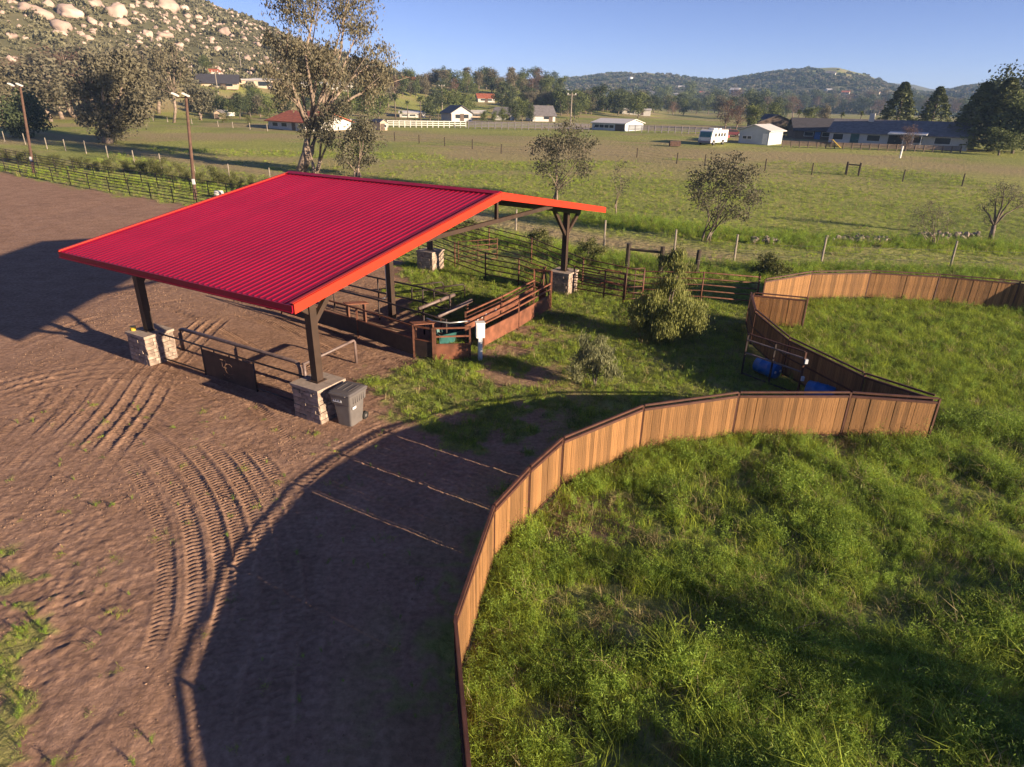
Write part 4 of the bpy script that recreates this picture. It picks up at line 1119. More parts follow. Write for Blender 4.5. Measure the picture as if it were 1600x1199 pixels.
# ------------------------------------------------------------------ tree kinds for the background (built once, then copied)
PROTO = {}
def proto(kind, k):
    """returns (root, height); the first call for a kind makes it"""
    if (kind, k) in PROTO: return PROTO[(kind, k)]
    rs = random.Random(hash((len(kind), k)) & 999); rs = random.Random(k * 31 + len(kind) * 7)
    H = 10.0
    root = bpy.data.objects.new(kind, None)
    if kind == 'conifer_tree':
        n = 3200; g = np.random.default_rng(k + 5)
        t = g.uniform(.06, 1, n) ** .8; rad = 2.9 * (1 - t) ** .8 * (.55 + .45 * np.abs(np.sin(t * 21 + g.normal(0, .4, n)))) * g.uniform(.5, 1.05, n) + .15; a = g.uniform(0, 2 * math.pi, n)
        a = a + .35 * np.sin(a * 3 + k)
        C = np.stack([rad * np.cos(a), rad * np.sin(a), H * t - .25 * rad], -1)
        crown = leaf_mesh('crown', C, .24, .46, M['L_conifer'], .15, k)
        trunk = MB().tube([(0, 0, -.2), (.1, 0, H * .5), (0, 0, H * .97)], [.28, .16, .03], 6).mesh('trunk', M['bark'], True)
    elif kind == 'palm_tree':
        m = MB(); g = random.Random(k)
        trunk = MB().tube([(0, 0, -.2), (.15, 0, 3.5), (.1, .05, 7.4)], [.28, .2, .19], 8).mesh('trunk', M['palm_trunk'], True)
        V, F = [], []
        for j in range(30):
            a = g.uniform(0, 6.283); e = g.uniform(-.55, 1.25); L = g.uniform(2.1, 2.9)
            d = Vector((math.cos(a) * math.cos(e), math.sin(a) * math.cos(e), math.sin(e))); s = Vector((-math.sin(a), math.cos(a), 0))
            pr = None
            for q in range(6):
                t = q / 5; c = Vector((.1, .05, 7.4)) + d * L * t + Vector((0, 0, -1.0 * t * t)); w = .42 * math.sin(min(1, t * 1.15 + .12) * math.pi) + .03
                if pr is not None:
                    for sg in (-1, 1):
                        i0 = len(V); V += [tuple(pr[0]), tuple(pr[0] + s * sg * pr[1] + Vector((0, 0, -.25 * pr[1]))), tuple(c + s * sg * w * .75 + Vector((0, 0, -.3 * w))), tuple(c)]
                        F.append((i0, i0 + 1, i0 + 2, i0 + 3))
                pr = (c, w)
        V = np.array(V); crown = np_mesh('crown', V, np.array(F), M['L_palm'], False, {'lv': ('FLOAT', np.random.default_rng(k).uniform(0, 1, len(V) // 4).repeat(4))})
    else:
        spec = {'oak_tree': ('L_dark', 'bark', 1.0, 6, .30, .50), 'leafy_tree': ('L_green', 'bark', .95, 7, .28, .48), 'gum_tree': ('L_brown', 'bark_pale', .85, 9, .28, .50),
                'bare_twig_tree': ('L_rust', 'bark_pale', .85, 7, .07, .60), 'tall_gum_tree': ('L_euc', 'bark_pale', .6, 10, .26, .50), 'hedge_bush': ('L_bush', 'bark', 1.35, 7, .26, .55)}[kind]
        lm, bk, wid, nb, lw, lh = spec
        blobs = []
        lo = .12 if kind == 'hedge_bush' else .27
        for j in range(nb):
            t = lo + (.86 - lo) * (j + .5) / nb; sp = 4.2 * wid * math.sin(math.pi * min(.95, (t - lo) / (1 - lo) * .8 + .2)) * .62
            a = rs.uniform(0, 6.283) + j * 2.4
            blobs.append((math.cos(a) * sp * rs.uniform(.3, 1), math.sin(a) * sp * rs.uniform(.3, 1), H * t, rs.uniform(1.5, 2.3) * (wid ** .5)))
        crown = leaf_mesh('crown', crown_pts(blobs, 2400 if kind != 'bare_twig_tree' else 2200, k + 50, 9, .34), lw, lh, M[lm], .15, k)
        trunk = limbs(MB(), (0, 0, -.2), [b[:3] for b in blobs], .26, k, n=6).mesh('trunk', M[bk], True)
    for nm, me in (('trunk', trunk), ('crown', crown)):
        o = bpy.data.objects.new(nm, me); o.parent = root
    PROTO[(kind, k)] = (root, H)
    return PROTO[(kind, k)]
trs = random.Random(99)
KIND = {'oak_tree': 'dark rounded oak', 'leafy_tree': 'mid-green leafy tree', 'gum_tree': 'brown-green gum tree', 'bare_twig_tree': 'reddish bare-twigged tree', 'tall_gum_tree': 'tall airy gum tree', 'hedge_bush': 'low green bush', 'palm_tree': 'palm', 'conifer_tree': 'conifer'}
def third(x, a, b): return ('at its left end', 'in its middle', 'at its right end')[min(2, max(0, int(3 * (x - a) / (b - a))))]
def bg_tree(kind, x, y, hpx, label, group, k=None, wide=1.0, p=None, cat=None):
    p = p or gp(x, y)
    if isinstance(label, tuple): label = label[0].replace('K', KIND[kind]).replace('L', third(x, label[1], label[2]))
    if math.hypot(p.x, p.y) > 2500: return None
    src, H = proto(kind, trs.randrange(3) if k is None else k)
    s = hpx * mpp(p) * 1.04 / H
    c = copy_tree(src, p - Vector((0, 0, .1)), trs.uniform(0, 6.28), (s * wide, s * wide, s), label, group)
    c['category'] = cat or 'tree'
    return c
# hedge along the arena
HL = 'K in the hedge row along the arena fence, L'
for k in range(34):
    t = k / 33; x = 2 + 418 * t + trs.uniform(-4, 4); y = 238 + (x / 420) * 56 + trs.uniform(-3, 5)
    if x < 110: y += 4
    bg_tree('hedge_bush', x, y + 5, trs.uniform(14, 26) * (1.1 if x > 150 else .9), (HL, 0, 420), 'bushes in the hedge along the arena fence', None, 1.0, cat='bush')
# left grove
GL = 'K in the grove below the boulder hill, L'
for x, y, h in ((8, 195, 95), (30, 188, 80), (58, 186, 88), (80, 190, 90), (98, 186, 95), (118, 184, 100), (135, 184, 88), (225, 184, 98), (205, 180, 90), (190, 178, 85), (248, 178, 85), (150, 178, 95), (70, 178, 80), (175, 176, 88), (15, 178, 78), (232, 172, 90), (110, 174, 82)):
    bg_tree(trs.choice(('gum_tree', 'gum_tree', 'bare_twig_tree', 'tall_gum_tree')), x, y, h, (GL, 0, 260), 'trees in the grove below the boulder hill', None, 1.5)
# behind the field, left middle
NL = 'K in the row by the red-tiled house, L'
for x, y, h, kd in ((375, 186, 38, 'oak_tree'), (392, 184, 34, 'oak_tree'), (408, 182, 40, 'leafy_tree'), (420, 190, 36, 'leafy_tree'), (362, 184, 26, 'leafy_tree'), (335, 176, 34, 'leafy_tree'), (322, 112, 24, 'leafy_tree'), (404, 118, 20, 'oak_tree'), (520, 190, 42, 'oak_tree'), (545, 188, 44, 'leafy_tree'), (575, 190, 48, 'leafy_tree'), (592, 188, 50, 'leafy_tree'), (560, 178, 40, 'oak_tree'), (350, 192, 16, 'hedge_bush'), (388, 194, 14, 'hedge_bush'), (440, 160, 34, 'gum_tree'), (505, 165, 32, 'leafy_tree')):
    bg_tree(kd, x, y, h, (NL, 320, 600), 'trees round the houses left of center')
for k in range(30):
    x = 325 + k * 9.6 + trs.uniform(-6, 6); y = trs.uniform(158, 186)
    if 300 < x < 440 and y < 166: y += 14
    bg_tree(trs.choice(('leafy_tree', 'oak_tree', 'gum_tree', 'leafy_tree', 'bare_twig_tree')), x, y, trs.uniform(18, 36), (NL, 320, 620), 'trees round the houses left of center', None, 1.15)
for k, (x, y, h) in enumerate(((618, 187, 42), (637, 186, 30), (657, 188, 40), (627, 192, 20), (685, 192, 20))):
    bg_tree('palm_tree', x, y, h, ('tallest palm by the white rail fence', 'shaggy palm second from the left by the white fence', 'slim palm standing right of the other palms at the white fence', 'short broad palm at the white fence', 'young palm in front of the white gabled house')[k], 'palms at the white fence', k % 3)
CL = 'K among the gardens beyond the white fence, L'
for x, y, h, kd in ((672, 190, 38, 'oak_tree'), (682, 178, 36, 'oak_tree'), (703, 186, 42, 'leafy_tree'), (718, 184, 40, 'leafy_tree'), (733, 182, 34, 'leafy_tree'), (757, 193, 20, 'leafy_tree'), (772, 193, 18, 'leafy_tree'), (786, 192, 22, 'leafy_tree'), (785, 172, 40, 'oak_tree'), (800, 180, 38, 'oak_tree'), (803, 192, 30, 'oak_tree'), (816, 190, 34, 'leafy_tree'), (828, 192, 28, 'oak_tree'), (850, 170, 24, 'gum_tree'), (870, 172, 26, 'bare_twig_tree'), (690, 170, 18, 'hedge_bush'), (648, 196, 10, 'hedge_bush'), (668, 197, 9, 'hedge_bush')):
    bg_tree(kd, x, y, h, (CL, 645, 875), 'trees among the houses beyond the white fence')
# wooded rise in the center
WL = 'K on the middle-distance wooded rise, L'
for k in range(52):
    x = 606 + k * 5.2 + trs.uniform(-5, 5); y = trs.uniform(134, 152) + max(0, (x - 760)) * .05
    bg_tree(trs.choice(('oak_tree', 'oak_tree', 'gum_tree', 'bare_twig_tree', 'tall_gum_tree', 'leafy_tree')), x, y, trs.uniform(20, 34), (WL, 600, 880), 'trees on the wooded rise', None, 1.15)
# valley trees on the right
VL = 'K in the belt behind the white barn, L'
for k in range(64):
    x = 862 + k * 6.0 + trs.uniform(-6, 6); y = trs.uniform(172, 186) + (4 if x > 1150 else 0)
    if 910 < x < 985 and y > 182: y -= 8
    if 1000 < x < 1120: y -= 5
    bg_tree(trs.choice(('oak_tree', 'leafy_tree', 'oak_tree', 'gum_tree', 'bare_twig_tree', 'leafy_tree')), x, y, trs.uniform(20, 38), (VL, 855, 1250), 'trees in the valley belt', None, 1.2)
for k in range(150):
    x = 815 + k * 4.9 + trs.uniform(-6, 6); y = 169 + trs.uniform(-7, 6) + (x - 860) * .012
    bg_tree(trs.choice(('oak_tree', 'leafy_tree', 'gum_tree', 'bare_twig_tree', 'oak_tree')), x, y, trs.uniform(14, 27), ('small distant K below the far hills, L', 830, 1540), 'trees at the foot of the far hills', None, 1.3)
for x, y, h, kd, lb in ((1133, 202, 44, 'bare_twig_tree', 'reddish leafless tree behind the motorhome'), (1150, 203, 36, 'bare_twig_tree', 'second reddish leafless tree behind the motorhome, nearer the shed'),
                    (1175, 203, 38, 'leafy_tree', 'green tree behind the white shed'), (1205, 200, 36, 'leafy_tree', 'green tree between the shed and the dark-roofed house'), (1225, 215, 22, 'gum_tree', 'low brown bushy tree just right of the white shed'),
                    (1245, 200, 30, 'palm_tree', 'palm among the dark-roofed houses'), (1312, 200, 26, 'palm_tree', 'palm behind the left end of the ranch house'), (1342, 200, 28, 'palm_tree', 'palm just left of the ranch house chimney'), (1262, 200, 32, 'leafy_tree', 'green tree left of the palms by the ranch house'), (1285, 196, 30, 'gum_tree', 'brown tree behind the dark-roofed houses'),
                    (1395, 215, 76, 'conifer_tree', 'tall dark conifer behind the middle of the ranch house'), (1450, 215, 70, 'conifer_tree', 'second conifer, behind the right end of the ranch house'),
                    (1412, 236, 40, 'bare_twig_tree', 'leafless tree in front of the ranch house'), (1300, 222, 22, 'bare_twig_tree', 'small reddish shrub by the ranch house slide')):
    bg_tree(kd, x, y, h, lb, None, None, 1.8 if kd == 'conifer_tree' else 1.1)
for x, y, h, kd, wd, lb in ((1515, 234, 92, 'conifer_tree', 2.0, 'leftmost big tree of the clump right of the ranch house'), (1548, 236, 100, 'conifer_tree', 2.0, 'middle big tree of the clump right of the ranch house'), (1582, 240, 88, 'leafy_tree', 1.2, 'big leafy tree at the right edge'), (1538, 215, 96, 'oak_tree', .9, 'dark tall tree behind the right clump'), (1585, 215, 100, 'oak_tree', .9, 'dark tall tree behind the clump at the right edge'), (1500, 232, 48, 'gum_tree', 1.2, 'brown low tree at the left foot of the right clump'), (1560, 243, 40, 'leafy_tree', 1.6, 'leafy low tree at the foot of the right clump'), (1625, 240, 90, 'leafy_tree', 1.2, 'tree just beyond the right edge of the clump')):
    bg_tree(kd, x, y, h, lb, None, None, wd)
# trees to the right of the viewpoint whose long shadows cross the near pen
for x, y, h, kd, lb in ((22.0, .2, 5.6, 'gum_tree', 'brown gum tree right of the near pen, casting a long shadow'), (18.0, -2.2, 5.2, 'oak_tree', 'dark oak behind the viewpoint to the right'), (26.5, 3.4, 5.0, 'leafy_tree', 'leafy tree just right of the near pen'), (34.0, 5.5, 4.2, 'gum_tree', 'smaller gum tree farther right of the near pen'), (54.0, 16.0, 8.5, 'oak_tree', 'dark oak beyond the right end of the far pen'), (58, 11, 8.0, 'leafy_tree', 'leafy tree beyond the right end of the far pen')):
    q = Vector((x, y, 0)); src, H = proto(kd, 1); c = copy_tree(src, q, x, h / H, lb, 'shade trees on the right'); c['category'] = 'tree'

# ------------------------------------------------------------------ buildings
def house(name, label, x, y, wpx, hpx, depth, yaw=0.0, wall='wall_white', roof='roof_grey', rise=.42, over=.35, windows=(), doors=(), chimney=None, gable_front=False, cat='house', group=None, face_cam=True, hip=False):
    """a house whose front wall foot is centred at photo point (x, y); windows as (pos along 0..1, sill, width, height) fractions / metres"""
    p = gp(x, y); k = mpp(p); W, Ht = wpx * k, hpx * k; wallh = Ht * (1 - rise)
    base = math.atan2(p.y, p.x) - math.pi / 2 if face_cam else 0
    root = thing(name, label, cat, p, base + yaw, group)
    if gable_front:
        pr = [(-W / 2, -.3), (W / 2, -.3), (W / 2, wallh), (0, Ht), (-W / 2, wallh)]
        MB().prism(pr, (0, 0, 0), (0, depth, 0), (1, 0, 0), (0, 0, 1)).build('wall', M[wall], root)
        m = MB(); sl = (Ht - wallh) / (W / 2)
        for s in (-1, 1):
            a = [(s * .0, Ht + .06), (s * (W / 2 + over), wallh - over * sl + .06), (s * (W / 2 + over), wallh - over * sl + .20), (0, Ht + .20)]
            if s < 0: a = a[::-1]
            m.prism(a, (0, -over, 0), (0, depth + over, 0), (1, 0, 0), (0, 0, 1))
    else:
        pr = [(0, -.3), (depth, -.3), (depth, wallh), (depth / 2, Ht - .05), (0, wallh)]
        MB().prism(pr, (-W / 2, 0, 0), (W / 2, 0, 0), (0, 1, 0), (0, 0, 1)).build('wall', M[wall], root)
        m = MB(); sl = (Ht - wallh) / (depth / 2)
        for s in (-1, 1):
            a = [(depth / 2, Ht), (depth / 2 + s * (depth / 2 + over), wallh - over * sl), (depth / 2 + s * (depth / 2 + over), wallh - over * sl + .16), (depth / 2, Ht + .16)]
            if s > 0: a = a[::-1]
            m.prism(a, (-W / 2 - over, 0, 0), (W / 2 + over, 0, 0), (0, 1, 0), (0, 0, 1))
    rf = m.build('roof', M[roof], root)
    if chimney: MB().box(((chimney - .5) * W, depth * .4, Ht + .5), (.9, .8, 1.6)).build('chimney', M[wall], rf)
    for (t, sill, w, h) in windows:
        sill = min(sill, .36 * wallh); h = max(.35, min(h, wallh - sill - .4))
        wx = (t - .5) * W
        f = MB().box((wx, -.02, sill + h / 2), (w + .16, .08, h + .16)).build('window', M['white'], root)
        MB().box((wx, -.065, sill + h / 2), (w, .02, h)).build('pane', M['glass'], f)
    for (t, w, h, mt) in doors:
        h = min(h, wallh - .2)
        d = MB().box(((t - .5) * W, -.03, h / 2), (w, .09, h)).build('door', M[mt], root)
        MB().box(((t - .5) * W + w * .36, -.09, h * .47), (.09, .05, .09)).build('handle', M['chrome'], d)
    return root
rh = house('ranch_house', 'long low white ranch house with grey shingle roof at the right', 1396, 229, 192, 36, 11, -.12, 'wall_white', 'roof_grey', .50, .6,
      [(.07, 1.2, 1.9, 1.1), (.34, 1.0, 2.3, 1.4), (.66, 1.0, 1.6, 1.3), (.83, .9, 2.6, 1.7)], [(.20, 1.6, 2.3, 'teal'), (.48, 1.5, 2.2, 'glass'), (.53, 1.2, 2.2, 'glass')], chimney=.27)
pk = mpp(gp(1396, 229))
MB().box((2.2, -1.6, 2.55), (52 * pk, 3.2, .22), Matrix.Rotation(R(5), 3, 'X')).build('awning', M['white'], rh)
for t in (-.36, .9, 2.0): MB().box((2.2 + t * 20 * pk / 2, -3.0, 1.2), (.14, .14, 2.4)).build('awning_post', M['white'], rh)
house('white_shed', 'pale grey gabled shed with white roof beside the motorhome', 1176, 225, 50, 27, 5.5, -.5, 'wall_grey', 'roof_white', .28, .5, [(.2, 2.1, .8, .5), (.36, 2.1, .8, .5)], [(.88, 1.0, 2.0, 'white')], gable_front=True, cat='shed')
house('brown_house', 'dark brown gabled house behind the pale shed', 1212, 203, 56, 21, 10, .35, 'wall_brown', 'roof_dark', .5, .5, [(.3, 1, 1.5, 1.1)], [], gable_front=True)
house('brown_house', 'dark-roofed house left of the ranch house, with blue tarpaulin colours in its shade', 1276, 218, 66, 29, 10, .2, 'wall_brown', 'roof_dark', .55, .6, [(.3, 1, 1.8, 1.2), (.7, 1, 1.8, 1.2)], [(.5, 1.2, 2.1, 'blue')])
house('long_barn', 'long white barn with a row of stall doors across the field', 950, 204, 58, 16, 10, -.5, 'wall_grey', 'roof_white', .35, .4, [(.15, .9, 1.2, 1.1), (.3, .9, 1.2, 1.1), (.45, .9, 1.2, 1.1), (.6, .9, 1.2, 1.1)], [(.85, 2.6, 2.6, 'wall_brown')], cat='barn')
house('tile_house', 'house with orange-red tiled roof behind the tall eucalyptus', 448, 203, 100, 26, 12, -1.0, 'wall_white', 'roof_tile', .52, .6, [(.2, 1, 2, 1.4), (.45, 1, 2, 1.4), (.9, 1, 1.6, 1.4)], [(.7, 1.3, 2.2, 'wall_brown')])
house('dark_roof_house', 'house with dark blue-grey roof on the slope below the boulders', 340, 138, 58, 20, 14, -.1, 'wall_tan', 'roof_dark', .6, .8, [(.5, 1, 3, 1.6), (.8, 1, 2.5, 1.6)], [(.65, 2.2, 2.4, 'wall_brown')])
house('flat_house', 'long low pale house with white flat roof on the hillside', 408, 138, 62, 14, 12, .0, 'wall_tan', 'roof_white', .2, .6, [(.25, 1, 3, 1.5), (.6, .8, 5, 2)], [(.8, 1.4, 2.2, 'wall_brown')])
house('flat_house', 'long white-roofed building seen through the eucalyptus crown', 515, 141, 82, 11, 10, .0, 'wall_white', 'roof_white', .3, .4, [(.2, 1, 2, 1.4), (.5, 1, 2, 1.4)], [(.8, 1.4, 2.2, 'wall_brown')])
house('small_house', 'small white house with red roof above the dark-roofed house', 336, 118, 16, 9, 8, .2, 'wall_white', 'roof_tile', .45, .4, [(.3, 1, 1.6, 1.2)], [(.7, 1.2, 2.1, 'wall_brown')])
house('tan_shed', 'small tan garden shed at the left end of the white rail fence', 600, 204, 12, 15, 4, .5, 'wall_tan', 'roof_grey', .25, .2, [(.7, 1.2, .6, .6)], [(.35, 1.0, 2.0, 'wall_brown')], gable_front=True, cat='shed')
house('tan_shed', 'small tan shed by the parked boat at the far left of the field', 341, 186, 11, 12, 4, -.3, 'wall_tan', 'roof_grey', .3, .2, [(.7, 1.2, .6, .6)], [(.35, 1.0, 2.0, 'wall_brown')], gable_front=True, cat='shed')
house('gabled_house', 'white gabled house with chimney behind the palms', 722, 190, 34, 22, 12, .3, 'wall_white', 'roof_grey', .45, .5, [(.3, 1, 1.6, 1.3), (.7, 1, 1.6, 1.3)], [(.5, 1.3, 2.2, 'wall_brown')], gable_front=True)
house('long_house', 'long pale building just behind the palms', 645, 184, 40, 9, 8, .0, 'wall_white', 'roof_white', .3, .4, [(.2, 1, 2, 1.1), (.5, 1, 2, 1.1)], [(.8, 1.3, 2.1, 'wall_brown')])
house('long_house', 'pale low building right of the white gabled house', 748, 184, 22, 10, 8, .0, 'wall_tan', 'roof_white', .35, .4, [(.2, 1, 2, 1.1), (.5, 1, 2, 1.1)], [(.8, 1.3, 2.1, 'wall_brown')])
house('grey_roof_house', 'house with steep grey roof at the purple-grey fence', 850, 190, 36, 22, 11, .25, 'wall_white', 'roof_grey', .6, .5, [(.6, 1, 1.8, 1.2)], [(.8, 1.3, 2.1, 'wall_brown')])
house('grey_roof_house', 'grey-roofed house half hidden by trees right of the palms', 785, 188, 30, 18, 10, -.2, 'wall_white', 'roof_grey', .5, .5, [(.6, 1, 1.8, 1.2)], [(.8, 1.3, 2.1, 'wall_brown')])
house('tile_house', 'red-roofed house on the rise right of the palms', 760, 160, 26, 12, 12, .1, 'wall_white', 'roof_tile', .5, .5, [(.3, 1, 2, 1.2), (.7, 1, 2, 1.2)], [(.5, 1.3, 2.1, 'wall_brown')])
house('tile_house', 'small red-roofed house high on the rise under the dark trees', 642, 132, 22, 11, 12, .1, 'wall_white', 'roof_tile', .5, .5, [(.3, 1, 2, 1.2)], [(.7, 1.3, 2.1, 'wall_brown')])
house('tile_house', 'red-roofed white house just above the palms on the left', 582, 152, 22, 12, 10, .1, 'wall_white', 'roof_tile', .5, .5, [(.3, 1, 2, 1.2)], [(.7, 1.3, 2.1, 'wall_brown')])
house('tile_house', 'brown-roofed house behind the valley trees left of the barn', 892, 176, 34, 12, 12, .1, 'wall_tan', 'roof_tile', .5, .5, [(.3, 1, 2, 1.2)], [(.7, 1.3, 2.1, 'wall_brown')])
house('flat_house', 'pale flat-roofed house between the trees right of the white barn', 994, 180, 44, 9, 12, .0, 'wall_white', 'roof_white', .2, .4, [(.3, 1, 3, 1.2)], [(.7, 1.3, 2.1, 'wall_brown')])
FH = (('on the far slope below the water tank', 1020, 151, 16), ('high on the far ridge right of the water tank', 1064, 139, 9), ('at the left shoulder of the far green hill', 1146, 145, 14), ('low on the far slope left of the tank', 962, 153, 7), ('among trees at the foot of the far ridge', 888, 141, 8), ('on the far slope between tank and green hill', 1097, 147, 8),
      ('under the top of the green hill', 1320, 148, 11), ('at the right foot of the green hill', 1366, 157, 10), ('on the summit of the green hill', 1297, 119, 14), ('on the bank left of the green hill summit', 1297, 143, 8), ('on the slope straight below the tank', 985, 146, 6), ('on the far ridge above the right conifer', 1480, 156, 7), ('beside the larger one below the tank', 1008, 148, 8))
for lb, x, y, w in FH:
    house('far_house', 'tiny white house ' + lb, x, y, w, w * .5, 12, trs.uniform(-.4, .4), 'wall_white', trs.choice(('roof_tile', 'roof_white', 'roof_grey')), .42, .4, [(.3, 1.2, 3, 1.8), (.7, 1.2, 3, 1.8)], group='far houses on the hills')
fr = random.Random(8)
for k in range(26):
    x, y = fr.uniform(880, 1420), fr.uniform(140, 162); y += (x - 900) * .008
    house('far_house', 'white speck of a house among the woods of the far ridge', x, y, fr.uniform(4, 8), fr.uniform(2.2, 3.6), 10, fr.uniform(-.4, .4), 'wall_white', fr.choice(('roof_tile', 'roof_white', 'roof_white')), .4, .4, group='specks of far houses on the wooded ridge')
def tank():
    p = gp(985, 127); 
    k = mpp(p); r = thing('water_tank', 'white water tank on top of the far ridge', 'water tank', p)
    MB().tube([(0, 0, -2), (0, 0, 5.5 * k), (0, 0, 6.2 * k)], [3.3 * k, 3.3 * k, .5 * k], 20).build('shell', M['white'], r); MB().tube([(3.3 * k, 0, 0), (3.4 * k, 0, 5.5 * k)], .12 * k, 6).build('ladder', M['chrome'], r)
tank()

# rail fences at the far side of the field
def rail_fence(label, a, b, n, h, mt, rails=3):
    A, B = gp(*a), gp(*b); r = thing('rail_fence', label, 'fence', A)
    P = [A.lerp(B, k / n) for k in range(n + 1)]
    for q in P: q.z = float(hz(q.x, q.y))
    pm = MB().box((0, 0, h / 2), (.16, .16, h + .1)).mesh('post', M[mt])
    for q in P: link('post', pm, r, q - A)
    for k in range(rails):
        for q, s in zip(P[:-1], P[1:]): MB().bar(q - A + Vector((0, 0, h * (.35 + .6 * k / max(1, rails - 1)))), s - A + Vector((0, 0, h * (.35 + .6 * k / max(1, rails - 1)))), .06, .16).build('rail', M[mt], r)
    return r
M['lilac'] = mat('lilac_grey_paint', (.20, .175, .20), .8, .1, 2)
rail_fence('white rail fence in front of the palms', (606, 199), (728, 200), 14, 1.5, 'white')
rail_fence('white rail fence left of the tan shed', (540, 196), (596, 199), 6, 1.5, 'white')
rail_fence('long lilac-grey rail fence behind the white barn', (732, 201), (920, 205), 18, 1.6, 'lilac', 4)
rail_fence('lilac-grey rail fence between the barn and the motorhome', (982, 206), (1140, 211), 15, 1.5, 'lilac', 4)
rail_fence('brown low fence in front of the ranch house', (1222, 230), (1500, 239), 20, 1.1, 'wall_brown', 4)

def motorhome():
    p = gp(1100, 227); k = mpp(p); r = thing('motorhome', 'white motorhome with teal windscreen parked across the field', 'motorhome', p, math.atan2(p.y, p.x) - math.pi / 2 - .5)
    h = 22 * k; w = 2.7; L = 6.5
    prof = [(0, .45), (-.0, h * .45), (.35, h * .95), (.7, h), (L, h), (L, .5)]
    MB().prism(prof, (-w / 2, 0, 0), (w / 2, 0, 0), (0, 1, 0), (0, 0, 1)).build('body', M['white'], r)
    MB().box((0, .12, h * .70), (w * .86, .1, h * .36), Matrix.Rotation(R(-12), 3, 'X')).build('windscreen', M['glass_teal'], r)
    for t in (.25, .45, .62, .8): MB().box((w / 2 + .01, L * t, h * .68), (.06, L * .1, h * .22)).build('window', M['glass'], r)
    MB().box((0, -.05, h * .22), (w * 1.0, .2, .35)).build('bumper', M['lilac'], r)
    for s in (-1, 1):
        MB().box((s * w * .38, -.04, h * .36), (.35, .1, .22)).build('headlight', M['chrome'], r)
        for t in (.16, .72):
            wv = MB().tube([(s * w * .49 - .14, L * t, .48), (s * w * .49 + .14, L * t, .48)], .48, 14).build('wheel', M['rubber'], r); MB().tube([(s * w * .49 - .16, L * t, .48), (s * w * .49 + .16, L * t, .48)], .22, 10).build('rim', M['chrome'], wv)
    MB().box((0, L * .45, h + .15), (1.1, 1.6, .3)).build('roof_unit', M['white'], r); MB().box((0, L * .78, h + .12), (.8, 1.0, .24)).build('roof_unit', M['white'], r)
motorhome()
def car(label, x, y, mt, rz_):
    p = gp(x, y); r = thing('parked_car', label, 'car', p, rz_)
    prof = [(-2.2, .35), (2.2, .35), (2.25, .8), (1.3, .92), (.7, 1.42), (-1.1, 1.45), (-1.9, .98), (-2.25, .9)]
    MB().prism(prof, (0, -.85, 0), (0, .85, 0), (1, 0, 0), (0, 0, 1)).build('body', M[mt], r)
    for s in (-1, 1):
        MB().prism([(-1.5, .98), (1.15, .96), (.65, 1.34), (-1.0, 1.36)], (0, s * .852, 0), (0, s * .862, 0), (1, 0, 0), (0, 0, 1)).build('side_window', M['glass'], r)
        for t in (-1.35, 1.4):
            wv = MB().tube([(t, s * .72, .34), (t, s * .9, .34)], .34, 14).build('wheel', M['rubber'], r); MB().tube([(t, s * .71, .34), (t, s * .915, .34)], .18, 10).build('rim', M['chrome'], wv)
    MB().box((2.25, 0, .66), (.06, 1.2, .14)).build('headlights', M['chrome'], r)
car('small red car parked right of the motorhome', 1122, 218, 'car_red', .4); car('dark red car parked behind the pale shed', 1143, 213, 'car_dark', .1)
def yard_items():
    p = gp(1306, 233); r = thing('play_slide', 'yellow play slide standing left of the ranch house', 'slide', p); r.scale = (.65, .65, .65)
    MB().bar((-1.6, 0, 2.6), (1.3, 0, .3), .7, .12).build('chute', M['yellow'], r)
    for s in (-.3, .3): MB().box((-1.6, s, 1.3), (.12, .12, 2.6)).build('leg', M['wall_brown'], r)
    MB().box((-2.1, 0, 2.5), (1.0, .8, .1)).build('platform', M['wall_brown'], r)
    p = gp(1459, 229); r = thing('play_house', 'orange toy climbing frame in front of the ranch house', 'play frame', p)
    for x in (-.8, .8): MB().tube([(x - .3, 0, 0), (x, 0, 2.4), (x + .3, 0, 0)], .14, 8).build('leg', M['orange'], r)
    MB().tube([(-.8, 0, 2.4), (.8, 0, 2.4)], .14, 8).build('beam', M['orange'], r); MB().box((.2, -.1, .8), (1.2, .3, .4)).build('swing_seat', M['orange'], r)
    p = gp(1054, 229); r = thing('wooden_crate', 'low brown timber box left of the motorhome', 'box', p)
    for z in (.2, .5, .8): MB().box((0, 0, z), (2.0, 1.0, .26)).build('plank', M['wood_brown'], r)
    MB().box((0, 0, .5), (1.9, .9, .85)).build('core', M['wood_brown'], r)
    p = gp(352, 184); r = thing('covered_boat', 'white boat on a trailer by the small tan shed', 'boat', p, .2)
    MB().prism([(-3, 1.0), (-2.6, .5), (2.6, .5), (3.2, 1.4), (2.8, 1.5), (-2.9, 1.4)], (0, -.9, 0), (0, .9, 0), (1, 0, 0), (0, 0, 1)).build('hull', M['white'], r)
    MB().box((-.4, 0, 1.75), (2.4, 1.5, .55)).build('cabin', M['glass'], r); MB().box((-.4, 0, 2.06), (2.7, 1.6, .08)).build('cabin_roof', M['white'], r)
    for s in (-1, 1): MB().tube([(.2, s * .8, .32), (.2, s * 1.0, .32)], .32, 12).build('wheel', M['rubber'], r)
yard_items()
def util_pole(x, y, hpx, label):
    p = gp(x, y); h = hpx * mpp(p); r = thing('utility_pole', label, 'pole', p)
    MB().tube([(0, 0, -.3), (0, 0, h)], [.2, .14], 8).build('shaft', M['wood_post'], r); MB().box((0, 0, h - .5), (2.4, .14, .16)).build('cross_arm', M['wood_post'], r)
    for s in (-1, 1): MB().box((s * 1.0, 0, h - .25), (.2, .2, .35)).build('insulator', M['white'], r)
